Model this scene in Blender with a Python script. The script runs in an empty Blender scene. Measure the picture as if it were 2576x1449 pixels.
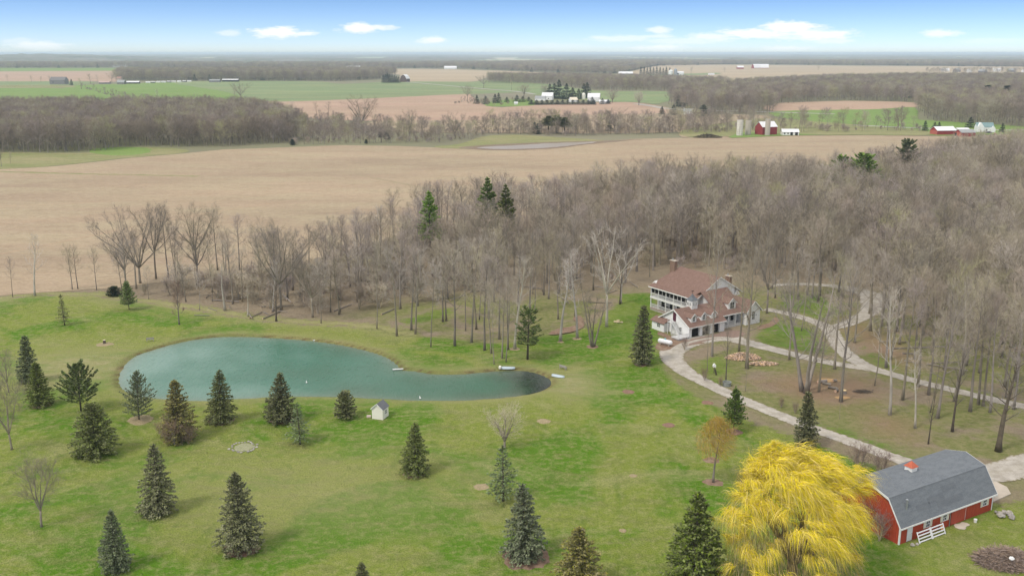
import bpy, math, random
import numpy as np
from mathutils import Vector, Matrix

# ------------------------------------------------------------------ camera, sky, sun, exposure
R = math.radians
sc = bpy.context.scene
COL = sc.collection
FOC, HZ, CAMH = 2400.0, 133.0, 60.0            # focal length and horizon row on a 2576 x 1449 grid; drone 60 m up
PITCH = math.atan((724.5 - HZ) / FOC)
cam_d = bpy.data.cameras.new('camera'); cam = bpy.data.objects.new('camera', cam_d); COL.objects.link(cam)
cam.location = (0, 0, CAMH); cam.rotation_euler = (R(90) - PITCH, 0, 0)
cam_d.sensor_width = 36; cam_d.lens = 36 * FOC / 2576; cam_d.clip_start = 1; cam_d.clip_end = 120000
sc.camera = cam
sc.view_settings.view_transform = 'Standard'; sc.view_settings.look = 'None'
sc.view_settings.gamma = 1; sc.view_settings.use_curve_mapping = False
sc.view_settings.exposure = 0.50
sc.cycles.max_bounces = 5; sc.cycles.diffuse_bounces = 2; sc.cycles.glossy_bounces = 2
sc.cycles.transmission_bounces = 2; sc.cycles.transparent_max_bounces = 6; sc.cycles.volume_bounces = 1

SUN_EL, SUN_AZ = R(52), R(-128)                 # azimuth measured from +Y towards +X: behind the camera, to the left
sun_d = bpy.data.lights.new('sun', 'SUN'); sun = bpy.data.objects.new('sun', sun_d); COL.objects.link(sun)
sun_d.energy = 1.5; sun_d.angle = R(10); sun_d.color = (1.0, 0.93, 0.82)
sv = Vector((math.sin(SUN_AZ) * math.cos(SUN_EL), math.cos(SUN_AZ) * math.cos(SUN_EL), math.sin(SUN_EL)))
sun.rotation_euler = sv.to_track_quat('Z', 'Y').to_euler(); sun.location = (0, 0, 200)

def ray(x, y):
    u = (x - 1288) / FOC; v = -(y - 724.5) / FOC
    return (u, math.cos(PITCH) + v * math.sin(PITCH), -math.sin(PITCH) + v * math.cos(PITCH))
def G(x, y, z=0.0):
    """surveyed position on the ground, from the photograph's grid"""
    r = ray(x, y); t = (z - CAMH) / r[2]
    return (r[0] * t, r[1] * t)
def top_h(x, y, y2):
    """height of an upright thing standing at (x, y) whose top shows at row y2"""
    X, Y = G(x, y); a, b = 0.0, 59.0
    for _ in range(30):
        m = (a + b) / 2; dz = m - CAMH
        d = Y * math.cos(PITCH) - dz * math.sin(PITCH); up = Y * math.sin(PITCH) + dz * math.cos(PITCH)
        if 724.5 - FOC * up / d > y2: a = m
        else: b = m
    return a
def mpp(y):  # metres per grid pixel across, at a ground row
    X, Y = G(1288, y); return (Y * math.cos(PITCH) + CAMH * math.sin(PITCH)) / FOC

# ---- world: Nishita sky with a thin deck of cloud
world = bpy.data.worlds.new('World'); sc.world = world; world.use_nodes = True
nt = world.node_tree; N = nt.nodes; Lk = nt.links; N.clear()
def nd(t, **kw):
    n = N.new(t)
    for k, v in kw.items(): setattr(n, k, v)
    return n
def mth(op, a, b=None, c=None, clamp=False):
    n = N.new('ShaderNodeMath'); n.operation = op; n.use_clamp = clamp
    for i, s in enumerate((a, b, c)):
        if s is None: continue
        if isinstance(s, (int, float)): n.inputs[i].default_value = s
        else: Lk.new(s, n.inputs[i])
    return n.outputs[0]
tc = nd('ShaderNodeTexCoord'); sep = nd('ShaderNodeSeparateXYZ'); Lk.new(tc.outputs['Generated'], sep.inputs[0])
X_, Y_, Z_ = sep.outputs
el = mth('ARCSINE', Z_); az = mth('ARCTAN2', X_, Y_)
zz = mth('ADD', mth('MULTIPLY', mth('MAXIMUM', Z_, 0.0), 5.2), 0.03)
comb = nd('ShaderNodeCombineXYZ'); Lk.new(X_, comb.inputs[0]); Lk.new(Y_, comb.inputs[1]); Lk.new(zz, comb.inputs[2])
nrm = nd('ShaderNodeVectorMath', operation='NORMALIZE'); Lk.new(comb.outputs[0], nrm.inputs[0])
sky = nd('ShaderNodeTexSky', sky_type='NISHITA'); sky.sun_disc = False; sky.sun_elevation = SUN_EL; sky.sun_rotation = SUN_AZ
sky.air_density = 1.0; sky.dust_density = 0.6; sky.ozone_density = 2.0; sky.altitude = 0
Lk.new(nrm.outputs[0], sky.inputs['Vector'])
hsv = nd('ShaderNodeHueSaturation'); hsv.inputs['Saturation'].default_value = 1.12; hsv.inputs['Value'].default_value = 1.27
Lk.new(sky.outputs[0], hsv.inputs['Color'])
# horizon paleness of the lowest air
hz = mth('POWER', mth('SUBTRACT', 1.0, mth('MULTIPLY', mth('MAXIMUM', el, 0.0), 1 / 0.060, clamp=True)), 1.6)
pale = nd('ShaderNodeMixRGB'); Lk.new(mth('MULTIPLY', hz, 0.62), pale.inputs[0]); Lk.new(hsv.outputs[0], pale.inputs[1])
pale.inputs[2].default_value = (3.7, 4.2, 5.05, 1)
# cloud puffs: each a soft ellipse at its own bearing and elevation, edges broken by noise
def noise_n(vec, scale, detail=4, rough=.55):
    n = nd('ShaderNodeTexNoise'); n.inputs['Scale'].default_value = scale; n.inputs['Detail'].default_value = detail
    n.inputs['Roughness'].default_value = rough; Lk.new(vec, n.inputs['Vector']); return n
ae = nd('ShaderNodeCombineXYZ'); Lk.new(az, ae.inputs[0]); Lk.new(mth('MULTIPLY', el, 3.2), ae.inputs[1])
n1 = noise_n(ae.outputs[0], 55, 5, .6); n2 = noise_n(ae.outputs[0], 160, 4, .6)
dn = mth('ADD', mth('MULTIPLY', mth('SUBTRACT', n1.outputs[0], .5), 1.9), mth('MULTIPLY', mth('SUBTRACT', n2.outputs[0], .5), .9))
puffs = [(700, 82, 74, 15, 1), (760, 86, 40, 7, .8), (905, 72, 62, 15, 1), (945, 70, 55, 9, .8), (578, 84, 34, 10, .45), (1090, 102, 46, 10, .75), (1655, 76, 36, 10, .7),
         (1660, 122, 78, 9, .9), (1985, 70, 82, 18, 1), (1900, 85, 105, 15, .95), (2050, 88, 105, 18, .9), (1790, 95, 95, 12, .7), (1560, 98, 110, 10, .5),
         (2365, 85, 50, 10, .75), (1975, 124, 75, 8, .8), (1720, 103, 130, 10, .4), (1400, 118, 120, 10, .22), (50, 104, 50, 8, .25), (2500, 103, 90, 7, .2),
         (1650, 93, 60, 6, .5), (2100, 104, 60, 8, .5)]
# the same kind of puffs carry on outside the frame
rp = random.Random(5)
for k in range(9): puffs.append((-2500 + k * 330 + rp.uniform(-90, 90), rp.uniform(75, 118), rp.uniform(50, 90), rp.uniform(8, 14), .7))
acc = None
for (px, py, w, h, s) in puffs:
    r = ray(px, py); a0 = math.atan2(r[0], r[1]); e0 = math.asin(r[2] / math.sqrt(sum(c * c for c in r)))
    dx = mth('MULTIPLY', mth('SUBTRACT', az, a0), FOC / w); dy = mth('MULTIPLY', mth('SUBTRACT', el, e0), FOC / h)
    d = mth('SQRT', mth('ADD', mth('MULTIPLY', dx, dx), mth('MULTIPLY', dy, dy)))
    m = mth('MULTIPLY', mth('MULTIPLY', mth('ADD', mth('SUBTRACT', 1.0, d), mth('MULTIPLY', dn, .8)), 1.7, clamp=True), s)
    acc = m if acc is None else mth('MAXIMUM', acc, m)
acc = mth('MULTIPLY', acc, mth('MULTIPLY', mth('ADD', el, .002), 90, clamp=True))
# high overcast overhead
n3 = noise_n(nrm.outputs[0], 2.2, 6, .6)
hi = mth('MULTIPLY', mth('MULTIPLY', mth('SUBTRACT', el, .075), 5.0, clamp=True), mth('ADD', .55, mth('MULTIPLY', n3.outputs[0], .55)), clamp=True)
mixc = nd('ShaderNodeMixRGB'); Lk.new(acc, mixc.inputs[0]); Lk.new(pale.outputs[0], mixc.inputs[1]); mixc.inputs[2].default_value = (6.6, 6.7, 6.8, 1)
mixh = nd('ShaderNodeMixRGB'); Lk.new(hi, mixh.inputs[0]); Lk.new(mixc.outputs[0], mixh.inputs[1]); mixh.inputs[2].default_value = (7.3, 7.15, 6.95, 1)
bg = nd('ShaderNodeBackground'); bg.inputs['Strength'].default_value = 0.115; Lk.new(mixh.outputs[0], bg.inputs[0])
wo = nd('ShaderNodeOutputWorld'); Lk.new(bg.outputs[0], wo.inputs[0])

# ------------------------------------------------------------------ helpers
class MB:
    def __init__(s): s.v = []; s.f = []; s.m = []
    def add(s, vs, fs, mi=0):
        o = len(s.v); s.v.extend(vs); s.f.extend([tuple(i + o for i in f) for f in fs]); s.m.extend([mi] * len(fs)); return s
    def box(s, x0, y0, z0, x1, y1, z1, mi=0):
        return s.add([(x0,y0,z0),(x1,y0,z0),(x1,y1,z0),(x0,y1,z0),(x0,y0,z1),(x1,y0,z1),(x1,y1,z1),(x0,y1,z1)],
                     [(0,3,2,1),(4,5,6,7),(0,1,5,4),(1,2,6,5),(2,3,7,6),(3,0,4,7)], mi)
    def bar(s, p, q, w, h=None, mi=0):
        """square bar from p to q"""
        p, q = Vector(p), Vector(q); d = (q - p).normalized(); h = h or w
        u = Vector((0,0,1)) if abs(d.z) < .9 else Vector((1,0,0)); a = d.cross(u).normalized() * w / 2; b = a.cross(d).normalized() * h / 2
        return s.add([tuple(c) for c in (p-a-b,p+a-b,p+a+b,p-a+b,q-a-b,q+a-b,q+a+b,q-a+b)], [(0,3,2,1),(4,5,6,7),(0,1,5,4),(1,2,6,5),(2,3,7,6),(3,0,4,7)], mi)
    def prism_x(s, prof, x0, x1, mi=0):
        n = len(prof); vs = [(x0,)+p for p in prof] + [(x1,)+p for p in prof]
        return s.add(vs, [tuple(range(n-1,-1,-1)), tuple(range(n,2*n))] + [(i,(i+1)%n,n+(i+1)%n,n+i) for i in range(n)], mi)
    def prism_y(s, prof, y0, y1, mi=0):
        n = len(prof); vs = [(p[0],y0,p[1]) for p in prof] + [(p[0],y1,p[1]) for p in prof]
        return s.add(vs, [tuple(range(n)), tuple(range(2*n-1,n-1,-1))] + [((i+1)%n,i,n+i,n+(i+1)%n) for i in range(n)], mi)
    def slab(s, pts, th, mi=0):
        """flat polygon given a thickness downwards"""
        P = [Vector(p) for p in pts]; nn = (P[1]-P[0]).cross(P[2]-P[0]).normalized()
        if nn.z < 0: nn = -nn
        n = len(P); vs = [tuple(p) for p in P] + [tuple(p - nn * th) for p in P]
        return s.add(vs, [tuple(range(n)), tuple(range(2*n-1,n-1,-1))] + [((i+1)%n,i,n+i,n+(i+1)%n) for i in range(n)], mi)
    def tube(s, pts, rad, n=6, mi=0, cap=True):
        rings = []; o = len(s.v); pu = None
        for i, p in enumerate(pts):
            p = Vector(p); a = Vector(pts[max(0,i-1)]); b = Vector(pts[min(len(pts)-1,i+1)]); d = (b - a).normalized()
            u = Vector((1,0,0)) if pu is None else pu
            u = (u - d * u.dot(d));
            if u.length < 1e-3: u = Vector((0,1,0)) - d * d.y
            u.normalize(); pu = u; w = d.cross(u)
            for k in range(n):
                t = 2*math.pi*k/n; s.v.append(tuple(p + (u*math.cos(t) + w*math.sin(t)) * rad[i]))
        for i in range(len(pts)-1):
            for k in range(n):
                s.f.append((o+i*n+k, o+i*n+(k+1)%n, o+(i+1)*n+(k+1)%n, o+(i+1)*n+k)); s.m.append(mi)
        if cap:
            s.f.append(tuple(o+k for k in range(n-1,-1,-1))); s.m.append(mi)
            e = o+(len(pts)-1)*n; s.f.append(tuple(e+k for k in range(n))); s.m.append(mi)
        return s
    def lathe(s, prof, c=(0,0), n=16, mi=0):
        o = len(s.v)
        for (r, z) in prof:
            for k in range(n):
                t = 2*math.pi*k/n; s.v.append((c[0]+r*math.cos(t), c[1]+r*math.sin(t), z))
        for i in range(len(prof)-1):
            for k in range(n): s.f.append((o+i*n+k, o+i*n+(k+1)%n, o+(i+1)*n+(k+1)%n, o+(i+1)*n+k)); s.m.append(mi)
        s.f.append(tuple(o+k for k in range(n-1,-1,-1))); s.m.append(mi)
        e = o+(len(prof)-1)*n; s.f.append(tuple(e+k for k in range(n))); s.m.append(mi); return s
    def mesh(s, name, mats, smooth=False):
        me = bpy.data.meshes.new(name); me.from_pydata(s.v, [], s.f)
        for m in (mats if isinstance(mats, (list, tuple)) else [mats]): me.materials.append(m)
        if any(s.m): me.polygons.foreach_set('material_index', s.m)
        if smooth: me.polygons.foreach_set('use_smooth', [True]*len(me.polygons))
        me.update(); return me
    def build(s, name, mats, parent=None, smooth=False, loc=None, rz=0):
        return obj(name, s.mesh(name, mats, smooth), parent, loc, rz)
def obj(name, me, parent=None, loc=None, rz=0):
    o = bpy.data.objects.new(name, me); COL.objects.link(o)
    if parent: o.parent = parent
    if loc: o.location = loc
    if rz: o.rotation_euler = (0,0,rz)
    return o
def tag(o, label=None, cat=None, group=None, kind=None):
    if label: o['label'] = label
    if cat: o['category'] = cat
    if group: o['group'] = group
    if kind: o['kind'] = kind
    return o
def thing(name, label, cat, loc=(0,0,0), rz=0, group=None):
    o = bpy.data.objects.new(name, None); COL.objects.link(o); o.location = loc; o.rotation_euler = (0,0,rz); o.empty_display_size = .2
    return tag(o, label, cat, group)
def at(px, py, z=0): x, y = G(px, py); return (x, y, z)

def new_mat(name):
    m = bpy.data.materials.new(name); m.use_nodes = True; t = m.node_tree; b = t.nodes['Principled BSDF']; b.inputs['Specular IOR Level'].default_value = .2
    return m, t, b
def mat(name, c1, c2=None, scale=1.0, rough=.85, bump=0.0, bscale=None, obj_rand=0.0, island=0.0, detail=4, stretch=None, spec=.2, metal=0, coords='Object', c3=None, scale3=None, f3=.5, grain=False):
    """two-tone noise material; obj_rand varies whole objects, island varies the pieces of one mesh"""
    m, t, b = new_mat(name); n = t.nodes; l = t.links
    b.inputs['Roughness'].default_value = rough; b.inputs['Specular IOR Level'].default_value = spec; b.inputs['Metallic'].default_value = metal
    c2 = c2 or tuple(x*.75 for x in c1)
    co = n.new('ShaderNodeTexCoord'); vec = co.outputs[coords] if coords != 'Position' else None
    if coords == 'Position':
        g = n.new('ShaderNodeNewGeometry'); vec = g.outputs['Position']
    if stretch:
        mp = n.new('ShaderNodeMapping'); mp.inputs['Scale'].default_value = stretch; l.new(vec, mp.inputs[0]); vec = mp.outputs[0]
    no = n.new('ShaderNodeTexNoise'); no.inputs['Scale'].default_value = scale; no.inputs['Detail'].default_value = detail; no.inputs['Roughness'].default_value = .6; l.new(vec, no.inputs['Vector'])
    cr = n.new('ShaderNodeValToRGB'); cr.color_ramp.elements[0].position = .35; cr.color_ramp.elements[1].position = .65
    cr.color_ramp.elements[0].color = (*c2, 1); cr.color_ramp.elements[1].color = (*c1, 1); l.new(no.outputs['Fac'], cr.inputs[0]); out = cr.outputs[0]
    if c3:
        n3 = n.new('ShaderNodeTexNoise'); n3.inputs['Scale'].default_value = scale3; n3.inputs['Detail'].default_value = 5; n3.inputs['Roughness'].default_value = .6; l.new(vec, n3.inputs['Vector'])
        mr = n.new('ShaderNodeMapRange'); mr.inputs[1].default_value = .42; mr.inputs[2].default_value = .62; mr.inputs[4].default_value = f3; l.new(n3.outputs['Fac'], mr.inputs[0])
        mx = n.new('ShaderNodeMixRGB'); l.new(mr.outputs[0], mx.inputs[0]); l.new(out, mx.inputs[1]); mx.inputs[2].default_value = (*c3, 1); out = mx.outputs[0]
    if grain:
        for (gs, ga, gc) in ((.9, .55, .66), (.22, .45, .78), (3.5, .5, .6)):
            ng_ = n.new('ShaderNodeTexNoise'); ng_.inputs['Scale'].default_value = gs; ng_.inputs['Detail'].default_value = 4; ng_.inputs['Roughness'].default_value = .7; l.new(vec, ng_.inputs['Vector'])
            mg = n.new('ShaderNodeMapRange'); mg.inputs[1].default_value = .46; mg.inputs[2].default_value = .64; mg.inputs[4].default_value = ga; l.new(ng_.outputs['Fac'], mg.inputs[0])
            xg = n.new('ShaderNodeMixRGB'); xg.blend_type = 'MULTIPLY'; l.new(mg.outputs[0], xg.inputs[0]); l.new(out, xg.inputs[1]); xg.inputs[2].default_value = (gc, gc*.97, gc*.93, 1); out = xg.outputs[0]
    def vary(src, amt, out, hue=.02):
        h = n.new('ShaderNodeHueSaturation'); l.new(out, h.inputs['Color'])
        mr = n.new('ShaderNodeMapRange'); mr.inputs[3].default_value = 1-amt; mr.inputs[4].default_value = 1+amt; l.new(src, mr.inputs[0]); l.new(mr.outputs[0], h.inputs['Value'])
        m2 = n.new('ShaderNodeMath'); m2.operation = 'MULTIPLY'; m2.inputs[1].default_value = 7.13; l.new(src, m2.inputs[0])
        fr = n.new('ShaderNodeMath'); fr.operation = 'FRACT'; l.new(m2.outputs[0], fr.inputs[0])
        m3 = n.new('ShaderNodeMapRange'); m3.inputs[3].default_value = .5-hue; m3.inputs[4].default_value = .5+hue; l.new(fr.outputs[0], m3.inputs[0]); l.new(m3.outputs[0], h.inputs['Hue'])
        m4 = n.new('ShaderNodeMapRange'); m4.inputs[3].default_value = .75; m4.inputs[4].default_value = 1.3; l.new(fr.outputs[0], m4.inputs[0]); l.new(m4.outputs[0], h.inputs['Saturation'])
        return h.outputs[0]
    if obj_rand:
        oi = n.new('ShaderNodeObjectInfo'); out = vary(oi.outputs['Random'], obj_rand, out)
    if island:
        g = n.new('ShaderNodeNewGeometry'); out = vary(g.outputs['Random Per Island'], island, out, .012)
    l.new(out, b.inputs['Base Color'])
    if bump:
        nb = n.new('ShaderNodeTexNoise'); nb.inputs['Scale'].default_value = bscale or scale*3; nb.inputs['Detail'].default_value = 3; l.new(vec, nb.inputs['Vector'])
        bp = n.new('ShaderNodeBump'); bp.inputs['Strength'].default_value = 1; bp.inputs['Distance'].default_value = bump; l.new(nb.outputs['Fac'], bp.inputs['Height']); l.new(bp.outputs[0], b.inputs['Normal'])
    return m
def inpoly(P, poly):
    """P: (n,2) array"""
    x, y = P[:,0], P[:,1]; ins = np.zeros(len(P), bool); q = np.asarray(poly); j = len(q)-1
    for i in range(len(q)):
        xi, yi = q[i]; xj, yj = q[j]
        if yi != yj: ins ^= ((yi > y) != (yj > y)) & (x < (xj-xi)*(y-yi)/(yj-yi)+xi)
        j = i
    return ins
def sdist(P, poly, closed=True):
    """signed distance, positive inside"""
    q = np.asarray(poly); n = len(q); d = np.full(len(P), 1e9)
    for i in range(n if closed else n-1):
        a = q[i]; b = q[(i+1)%n]; ab = b-a; L = (ab**2).sum()
        if L < 1e-9: continue
        t = np.clip(((P-a)@ab)/L, 0, 1); dd = ((P-(a+t[:,None]*ab))**2).sum(1); d = np.minimum(d, dd)
    d = np.sqrt(d); return np.where(inpoly(P, q), d, -d) if closed else d
def smooth_poly(pts, k=6, closed=True):
    q = [np.array(p, float) for p in pts]; n = len(q); out = []
    for i in range(n if closed else n-1):
        p0, p1, p2, p3 = (q[(i-1)%n], q[i], q[(i+1)%n], q[(i+2)%n]) if closed else (q[max(i-1,0)], q[i], q[i+1], q[min(i+2,n-1)])
        for j in range(k):
            t = j/k; out.append(.5*((2*p1)+(-p0+p2)*t+(2*p0-5*p1+4*p2-p3)*t*t+(-p0+3*p1-3*p2+p3)*t**3))
    if not closed: out.append(q[-1])
    return out
def vnoise(x, y, seed=0):
    """cheap smooth noise for arrays, about -1..1"""
    rs = np.random.RandomState(seed); s = 0
    for k in range(7):
        a = rs.uniform(0, 2*np.pi); f = 2*np.pi*rs.uniform(.6, 1.6); s = s + np.sin((x*np.cos(a)+y*np.sin(a))*f+rs.uniform(0, 6.28))
    return s/3.2
def from_points(name, pts2, z, m, kind='structure', jit=0.0, seed=1, parent=None):
    """flat sheet with a ragged outline"""
    rs = random.Random(seed); P = [np.array(p) for p in pts2]; out = []
    for i in range(len(P)):
        a, b = P[i], P[(i+1)%len(P)]; L = np.linalg.norm(b-a); k = max(1, min(24, int(L/max(jit*4, .5)))) if jit else 1
        for j in range(k):
            p = a+(b-a)*j/k
            if jit: p = p+np.array([rs.uniform(-jit, jit), rs.uniform(-jit, jit)])
            out.append((p[0], p[1], 0))
    me = bpy.data.meshes.new(name); me.from_pydata(out, [], [tuple(range(len(out)))]); me.materials.append(m); me.update()
    if me.polygons[0].normal.z < 0: me.flip_normals()
    o = obj(name, me, parent, (0, 0, z))
    if kind: o['kind'] = kind
    return o
def field(name, dpts, z, m, jit=None, seed=1, smooth=3, kind='structure'):
    q = [G(*p) for p in dpts]
    if smooth > 1: q = smooth_poly(q, smooth)
    dm = np.median([math.hypot(*p) for p in q])
    return from_points(name, q, z, m, kind, jit if jit is not None else dm*.0015, seed)

# ------------------------------------------------------------------ outlines on the ground
D_POND = [(298,958),(302,932),(322,905),(348,888),(382,877),(425,864),(485,851),(560,843),(650,844),(720,848),(790,854),(860,864),(920,877),(962,890),(990,905),(1003,917),(1014,926),(1045,929),(1080,935),(1120,937),(1165,936),(1210,932),(1260,928),(1310,927),(1350,934),(1377,945),(1388,958),(1378,971),(1350,983),(1300,992),(1230,999),(1150,1003),(1080,1003),(1000,1001),(900,996),(830,994),(765,993),(700,994),(600,999),(540,1004),(460,1003),(394,998),(345,990),(312,978)]
POND = smooth_poly([G(*p) for p in D_POND], 4)
# open mown lawn (everything else near is leaf litter and thin grass)
D_LAWN = [(-400,760),(-150,768),(0,754),(94,743),(234,744),(301,756),(368,761),(435,773),(502,785),(569,793),(636,806),(703,811),(770,818),(861,822),(945,830),(1000,846),(1060,846),(1130,850),(1200,862),(1290,862),(1363,846),(1430,838),(1490,820),(1517,793),(1553,766),(1566,738),(1640,736),(1660,800),(1660,850),(1650,880),(1675,905),(1665,925),(1690,955),(1760,1000),(1860,1050),(1960,1085),(2080,1128),(2230,1185),(2290,1215),(2400,1260),(2540,1270),(2800,1230),(2900,1700),(-600,1700)]
LAWN = [G(*p) for p in D_LAWN]
D_GREEN = [[(1230,850),(1420,865),(1660,850),(1660,740),(1540,760),(1500,830)], [(1900,868),(1880,835),(1960,800),(2060,830),(2100,880),(2080,895),(1980,880)],
           [(2140,850),(2180,845),(2260,900),(2300,935),(2240,935),(2160,900)], [(1740,905),(1830,880),(1850,930),(1830,1000),(1760,960)],
           [(1950,1050),(2100,1065),(2230,1110),(2330,1160),(2290,1172),(2150,1115),(2050,1080)], [(2270,940),(2576,1010),(2576,1040),(2420,990)],
           [(1940,735),(2070,740),(2150,790),(2060,810),(1960,775)], [(995,800),(1120,770),(1180,775),(1120,800),(1000,830)]]
D_LITTER = [[(2130,800),(2230,840),(2300,900),(2280,925),(2180,880),(2120,830)], [(2040,930),(2200,960),(2200,1010),(2060,1020),(1900,960)], [(2170,1040),(2280,1060),(2300,1110),(2200,1090)]]
DRIVES = [  # (centre points on the grid, half width in metres)
  ([(2330,1180),(2240,1148),(2130,1108),(2040,1076),(1950,1040),(1860,1003),(1785,968),(1725,935),(1695,908),(1692,886),(1722,866),(1775,853),(1830,850),(1880,862),(1950,880),(2040,902),(2120,918),(2200,930),(2290,955),(2400,982),(2520,1010),(2700,1050)], [1.7,1.7,1.7,1.7,1.7,1.7,1.8,2.1,2.5,2.8,2.9,2.9,2.7,2.4,1.9,1.8,1.8,1.7,1.6,1.6,1.6,1.6]),
  ([(1925,778),(1985,790),(2045,808),(2080,824),(2100,850),(2118,880),(2160,912),(2210,933)], [1.7,1.7,1.8,2.2,2.0,1.9,2.0,1.6]),
  ([(2082,826),(2130,815),(2180,790),(2200,765),(2185,740),(2110,722),(2020,715),(1940,718)], [1.7,1.8,2.2,3.6,3.8,2.0,1.6,1.5]),
  ([(2330,1178),(2400,1192),(2470,1192),(2530,1185),(2620,1160),(2760,1130)], [1.8,2.5,3.2,3.2,3.6,3.6])]

# ------------------------------------------------------------------ ground sheets
def ground_material():
    m, t, b = new_mat('turf_and_litter'); n = t.nodes; l = t.links; b.inputs['Roughness'].default_value = .95; b.inputs['Specular IOR Level'].default_value = .08
    g = n.new('ShaderNodeNewGeometry'); pos = g.outputs['Position']
    def noi(scale, det=4, rough=.6, st=None, dist=0):
        v = pos
        if st:
            mp = n.new('ShaderNodeMapping'); mp.inputs['Scale'].default_value = st; mp.inputs['Rotation'].default_value = (0,0,.5); l.new(v, mp.inputs[0]); v = mp.outputs[0]
        a = n.new('ShaderNodeTexNoise'); a.inputs['Scale'].default_value = scale; a.inputs['Detail'].default_value = det; a.inputs['Roughness'].default_value = rough; a.inputs['Distortion'].default_value = dist; l.new(v, a.inputs['Vector']); return a.outputs['Fac']
    def rng(s, a, b_, lo=0, hi=1):
        r = n.new('ShaderNodeMapRange'); r.inputs[1].default_value = a; r.inputs[2].default_value = b_; r.inputs[3].default_value = lo; r.inputs[4].default_value = hi; l.new(s, r.inputs[0]); return r.outputs[0]
    def mix(f, a, c):
        x = n.new('ShaderNodeMixRGB')
        for i, s in enumerate((f, a, c)):
            if isinstance(s, tuple): x.inputs[i].default_value = (*s, 1)
            elif isinstance(s, (int, float)): x.inputs[i].default_value = s
            else: l.new(s, x.inputs[i])
        return x.outputs[0]
    def mt(op, a, c, clamp=False):
        x = n.new('ShaderNodeMath'); x.operation = op; x.use_clamp = clamp
        for i, s in enumerate((a, c)):
            if isinstance(s, (int, float)): x.inputs[i].default_value = s
            else: l.new(s, x.inputs[i])
        return x.outputs[0]
    def attr(name):
        a = n.new('ShaderNodeAttribute'); a.attribute_name = name; return a.outputs['Fac']
    big, med, sml, fine = noi(.035, 5, .62, None, .6), noi(.16, 5, .65, (1, 2.2, 1), .3), noi(.8, 4, .7), noi(5.0, 3, .75)
    lush, dull, straw = (.115,.255,.012), (.270,.325,.062), (.44,.41,.19)
    gr = mix(rng(big, .46, .54), dull, lush)
    gr = mix(mt('MULTIPLY', rng(noi(.055, 5, .7, (1, 2, 1), .8), .54, .66), .65), gr, (.40,.385,.17))
    gr = mix(mt('MULTIPLY', rng(med, .50, .64), .70), gr, (.235,.255,.080))
    gr = mix(mt('MULTIPLY', rng(noi(.11, 5, .7, (2, 1, 1), .4), .55, .70), .6), gr, (.075,.175,.010))
    gr = mix(mt('MULTIPLY', rng(sml, .46, .66), .55), gr, straw)
    gr = mix(mt('MULTIPLY', rng(fine, .44, .62), .50), gr, (.06,.11,.012))
    gr = mix(mt('MULTIPLY', attr('green'), .4), gr, mix(rng(sml, .4, .6), (.085,.19,.015), (.14,.24,.035)))
    dry = mix(rng(sml, .35, .65), (.46,.40,.23), (.33,.32,.13))
    gr = mix(mt('MULTIPLY', attr('dry'), rng(med, .3, .6, .55, 1.0), True), gr, dry)
    lit = mix(rng(sml, .36, .64), (.32,.255,.175), (.38,.315,.225))
    lit = mix(mt('MULTIPLY', rng(fine, .42, .66), .55), lit, (.19,.145,.10))
    moss = mix(rng(sml, .4, .6), (.205,.225,.075), (.29,.275,.125))
    lit = mix(mt('MULTIPLY', rng(noi(.07, 5, .65), .41, .52), attr('open')), lit, moss)
    lit = mix(attr('rust'), lit, mix(rng(fine, .4, .6), (.37,.235,.15), (.31,.22,.145)))
    edge = mt('ADD', attr('lawn'), mt('MULTIPLY', mt('SUBTRACT', sml, .5), 1.3))
    edge = mt('ADD', edge, mt('MULTIPLY', mt('SUBTRACT', med, .5), 1.0))
    col = mix(rng(edge, .40, .62), lit, gr)
    col = mix(mt('MULTIPLY', attr('bank'), rng(fine, .3, .6, .7, 1), True), col, mix(rng(sml, .4, .6), (.20,.13,.07), (.12,.085,.05)))
    col = mix(attr('mud'), col, (.10,.17,.13))
    l.new(col, b.inputs['Base Color'])
    bp = n.new('ShaderNodeBump'); bp.inputs['Distance'].default_value = .35; l.new(mt('ADD', fine, mt('MULTIPLY', sml, 2.0)), bp.inputs['Height']); l.new(bp.outputs[0], b.inputs['Normal'])
    return m
M_GROUND = ground_material()
GX0, GX1, GY0, GY1 = -200, 200, 80, 470
xs = np.arange(GX0, GX1+1, 1.0); ys = np.arange(GY0, GY1+1, 1.0)
XX, YY = np.meshgrid(xs, ys); P = np.stack([XX.ravel(), YY.ravel()], 1)
sp = sdist(P, POND); sl = sdist(P, LAWN)
lawn = np.clip(.5+sl/5, 0, 1)
green = np.zeros(len(P))
for q in D_GREEN: green = np.maximum(green, np.clip(.5+sdist(P, [G(*p) for p in q])/5, 0, 1))
lawn = np.maximum(lawn, green*.62)
rust = np.zeros(len(P))
for q in D_LITTER: rust = np.maximum(rust, np.clip(.5+sdist(P, [G(*p) for p in q])/8, 0, 1)*.75)
lawn = lawn*(1-rust)
D_OPEN = [(870,800),(1000,760),(1200,740),(1450,740),(1560,735),(1900,720),(2150,720),(2350,790),(2700,850),(2800,1300),(1700,1000),(1500,880),(870,880)]
opn = np.clip(.5+sdist(P, [G(*p) for p in D_OPEN])/14, 0, 1)
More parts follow.
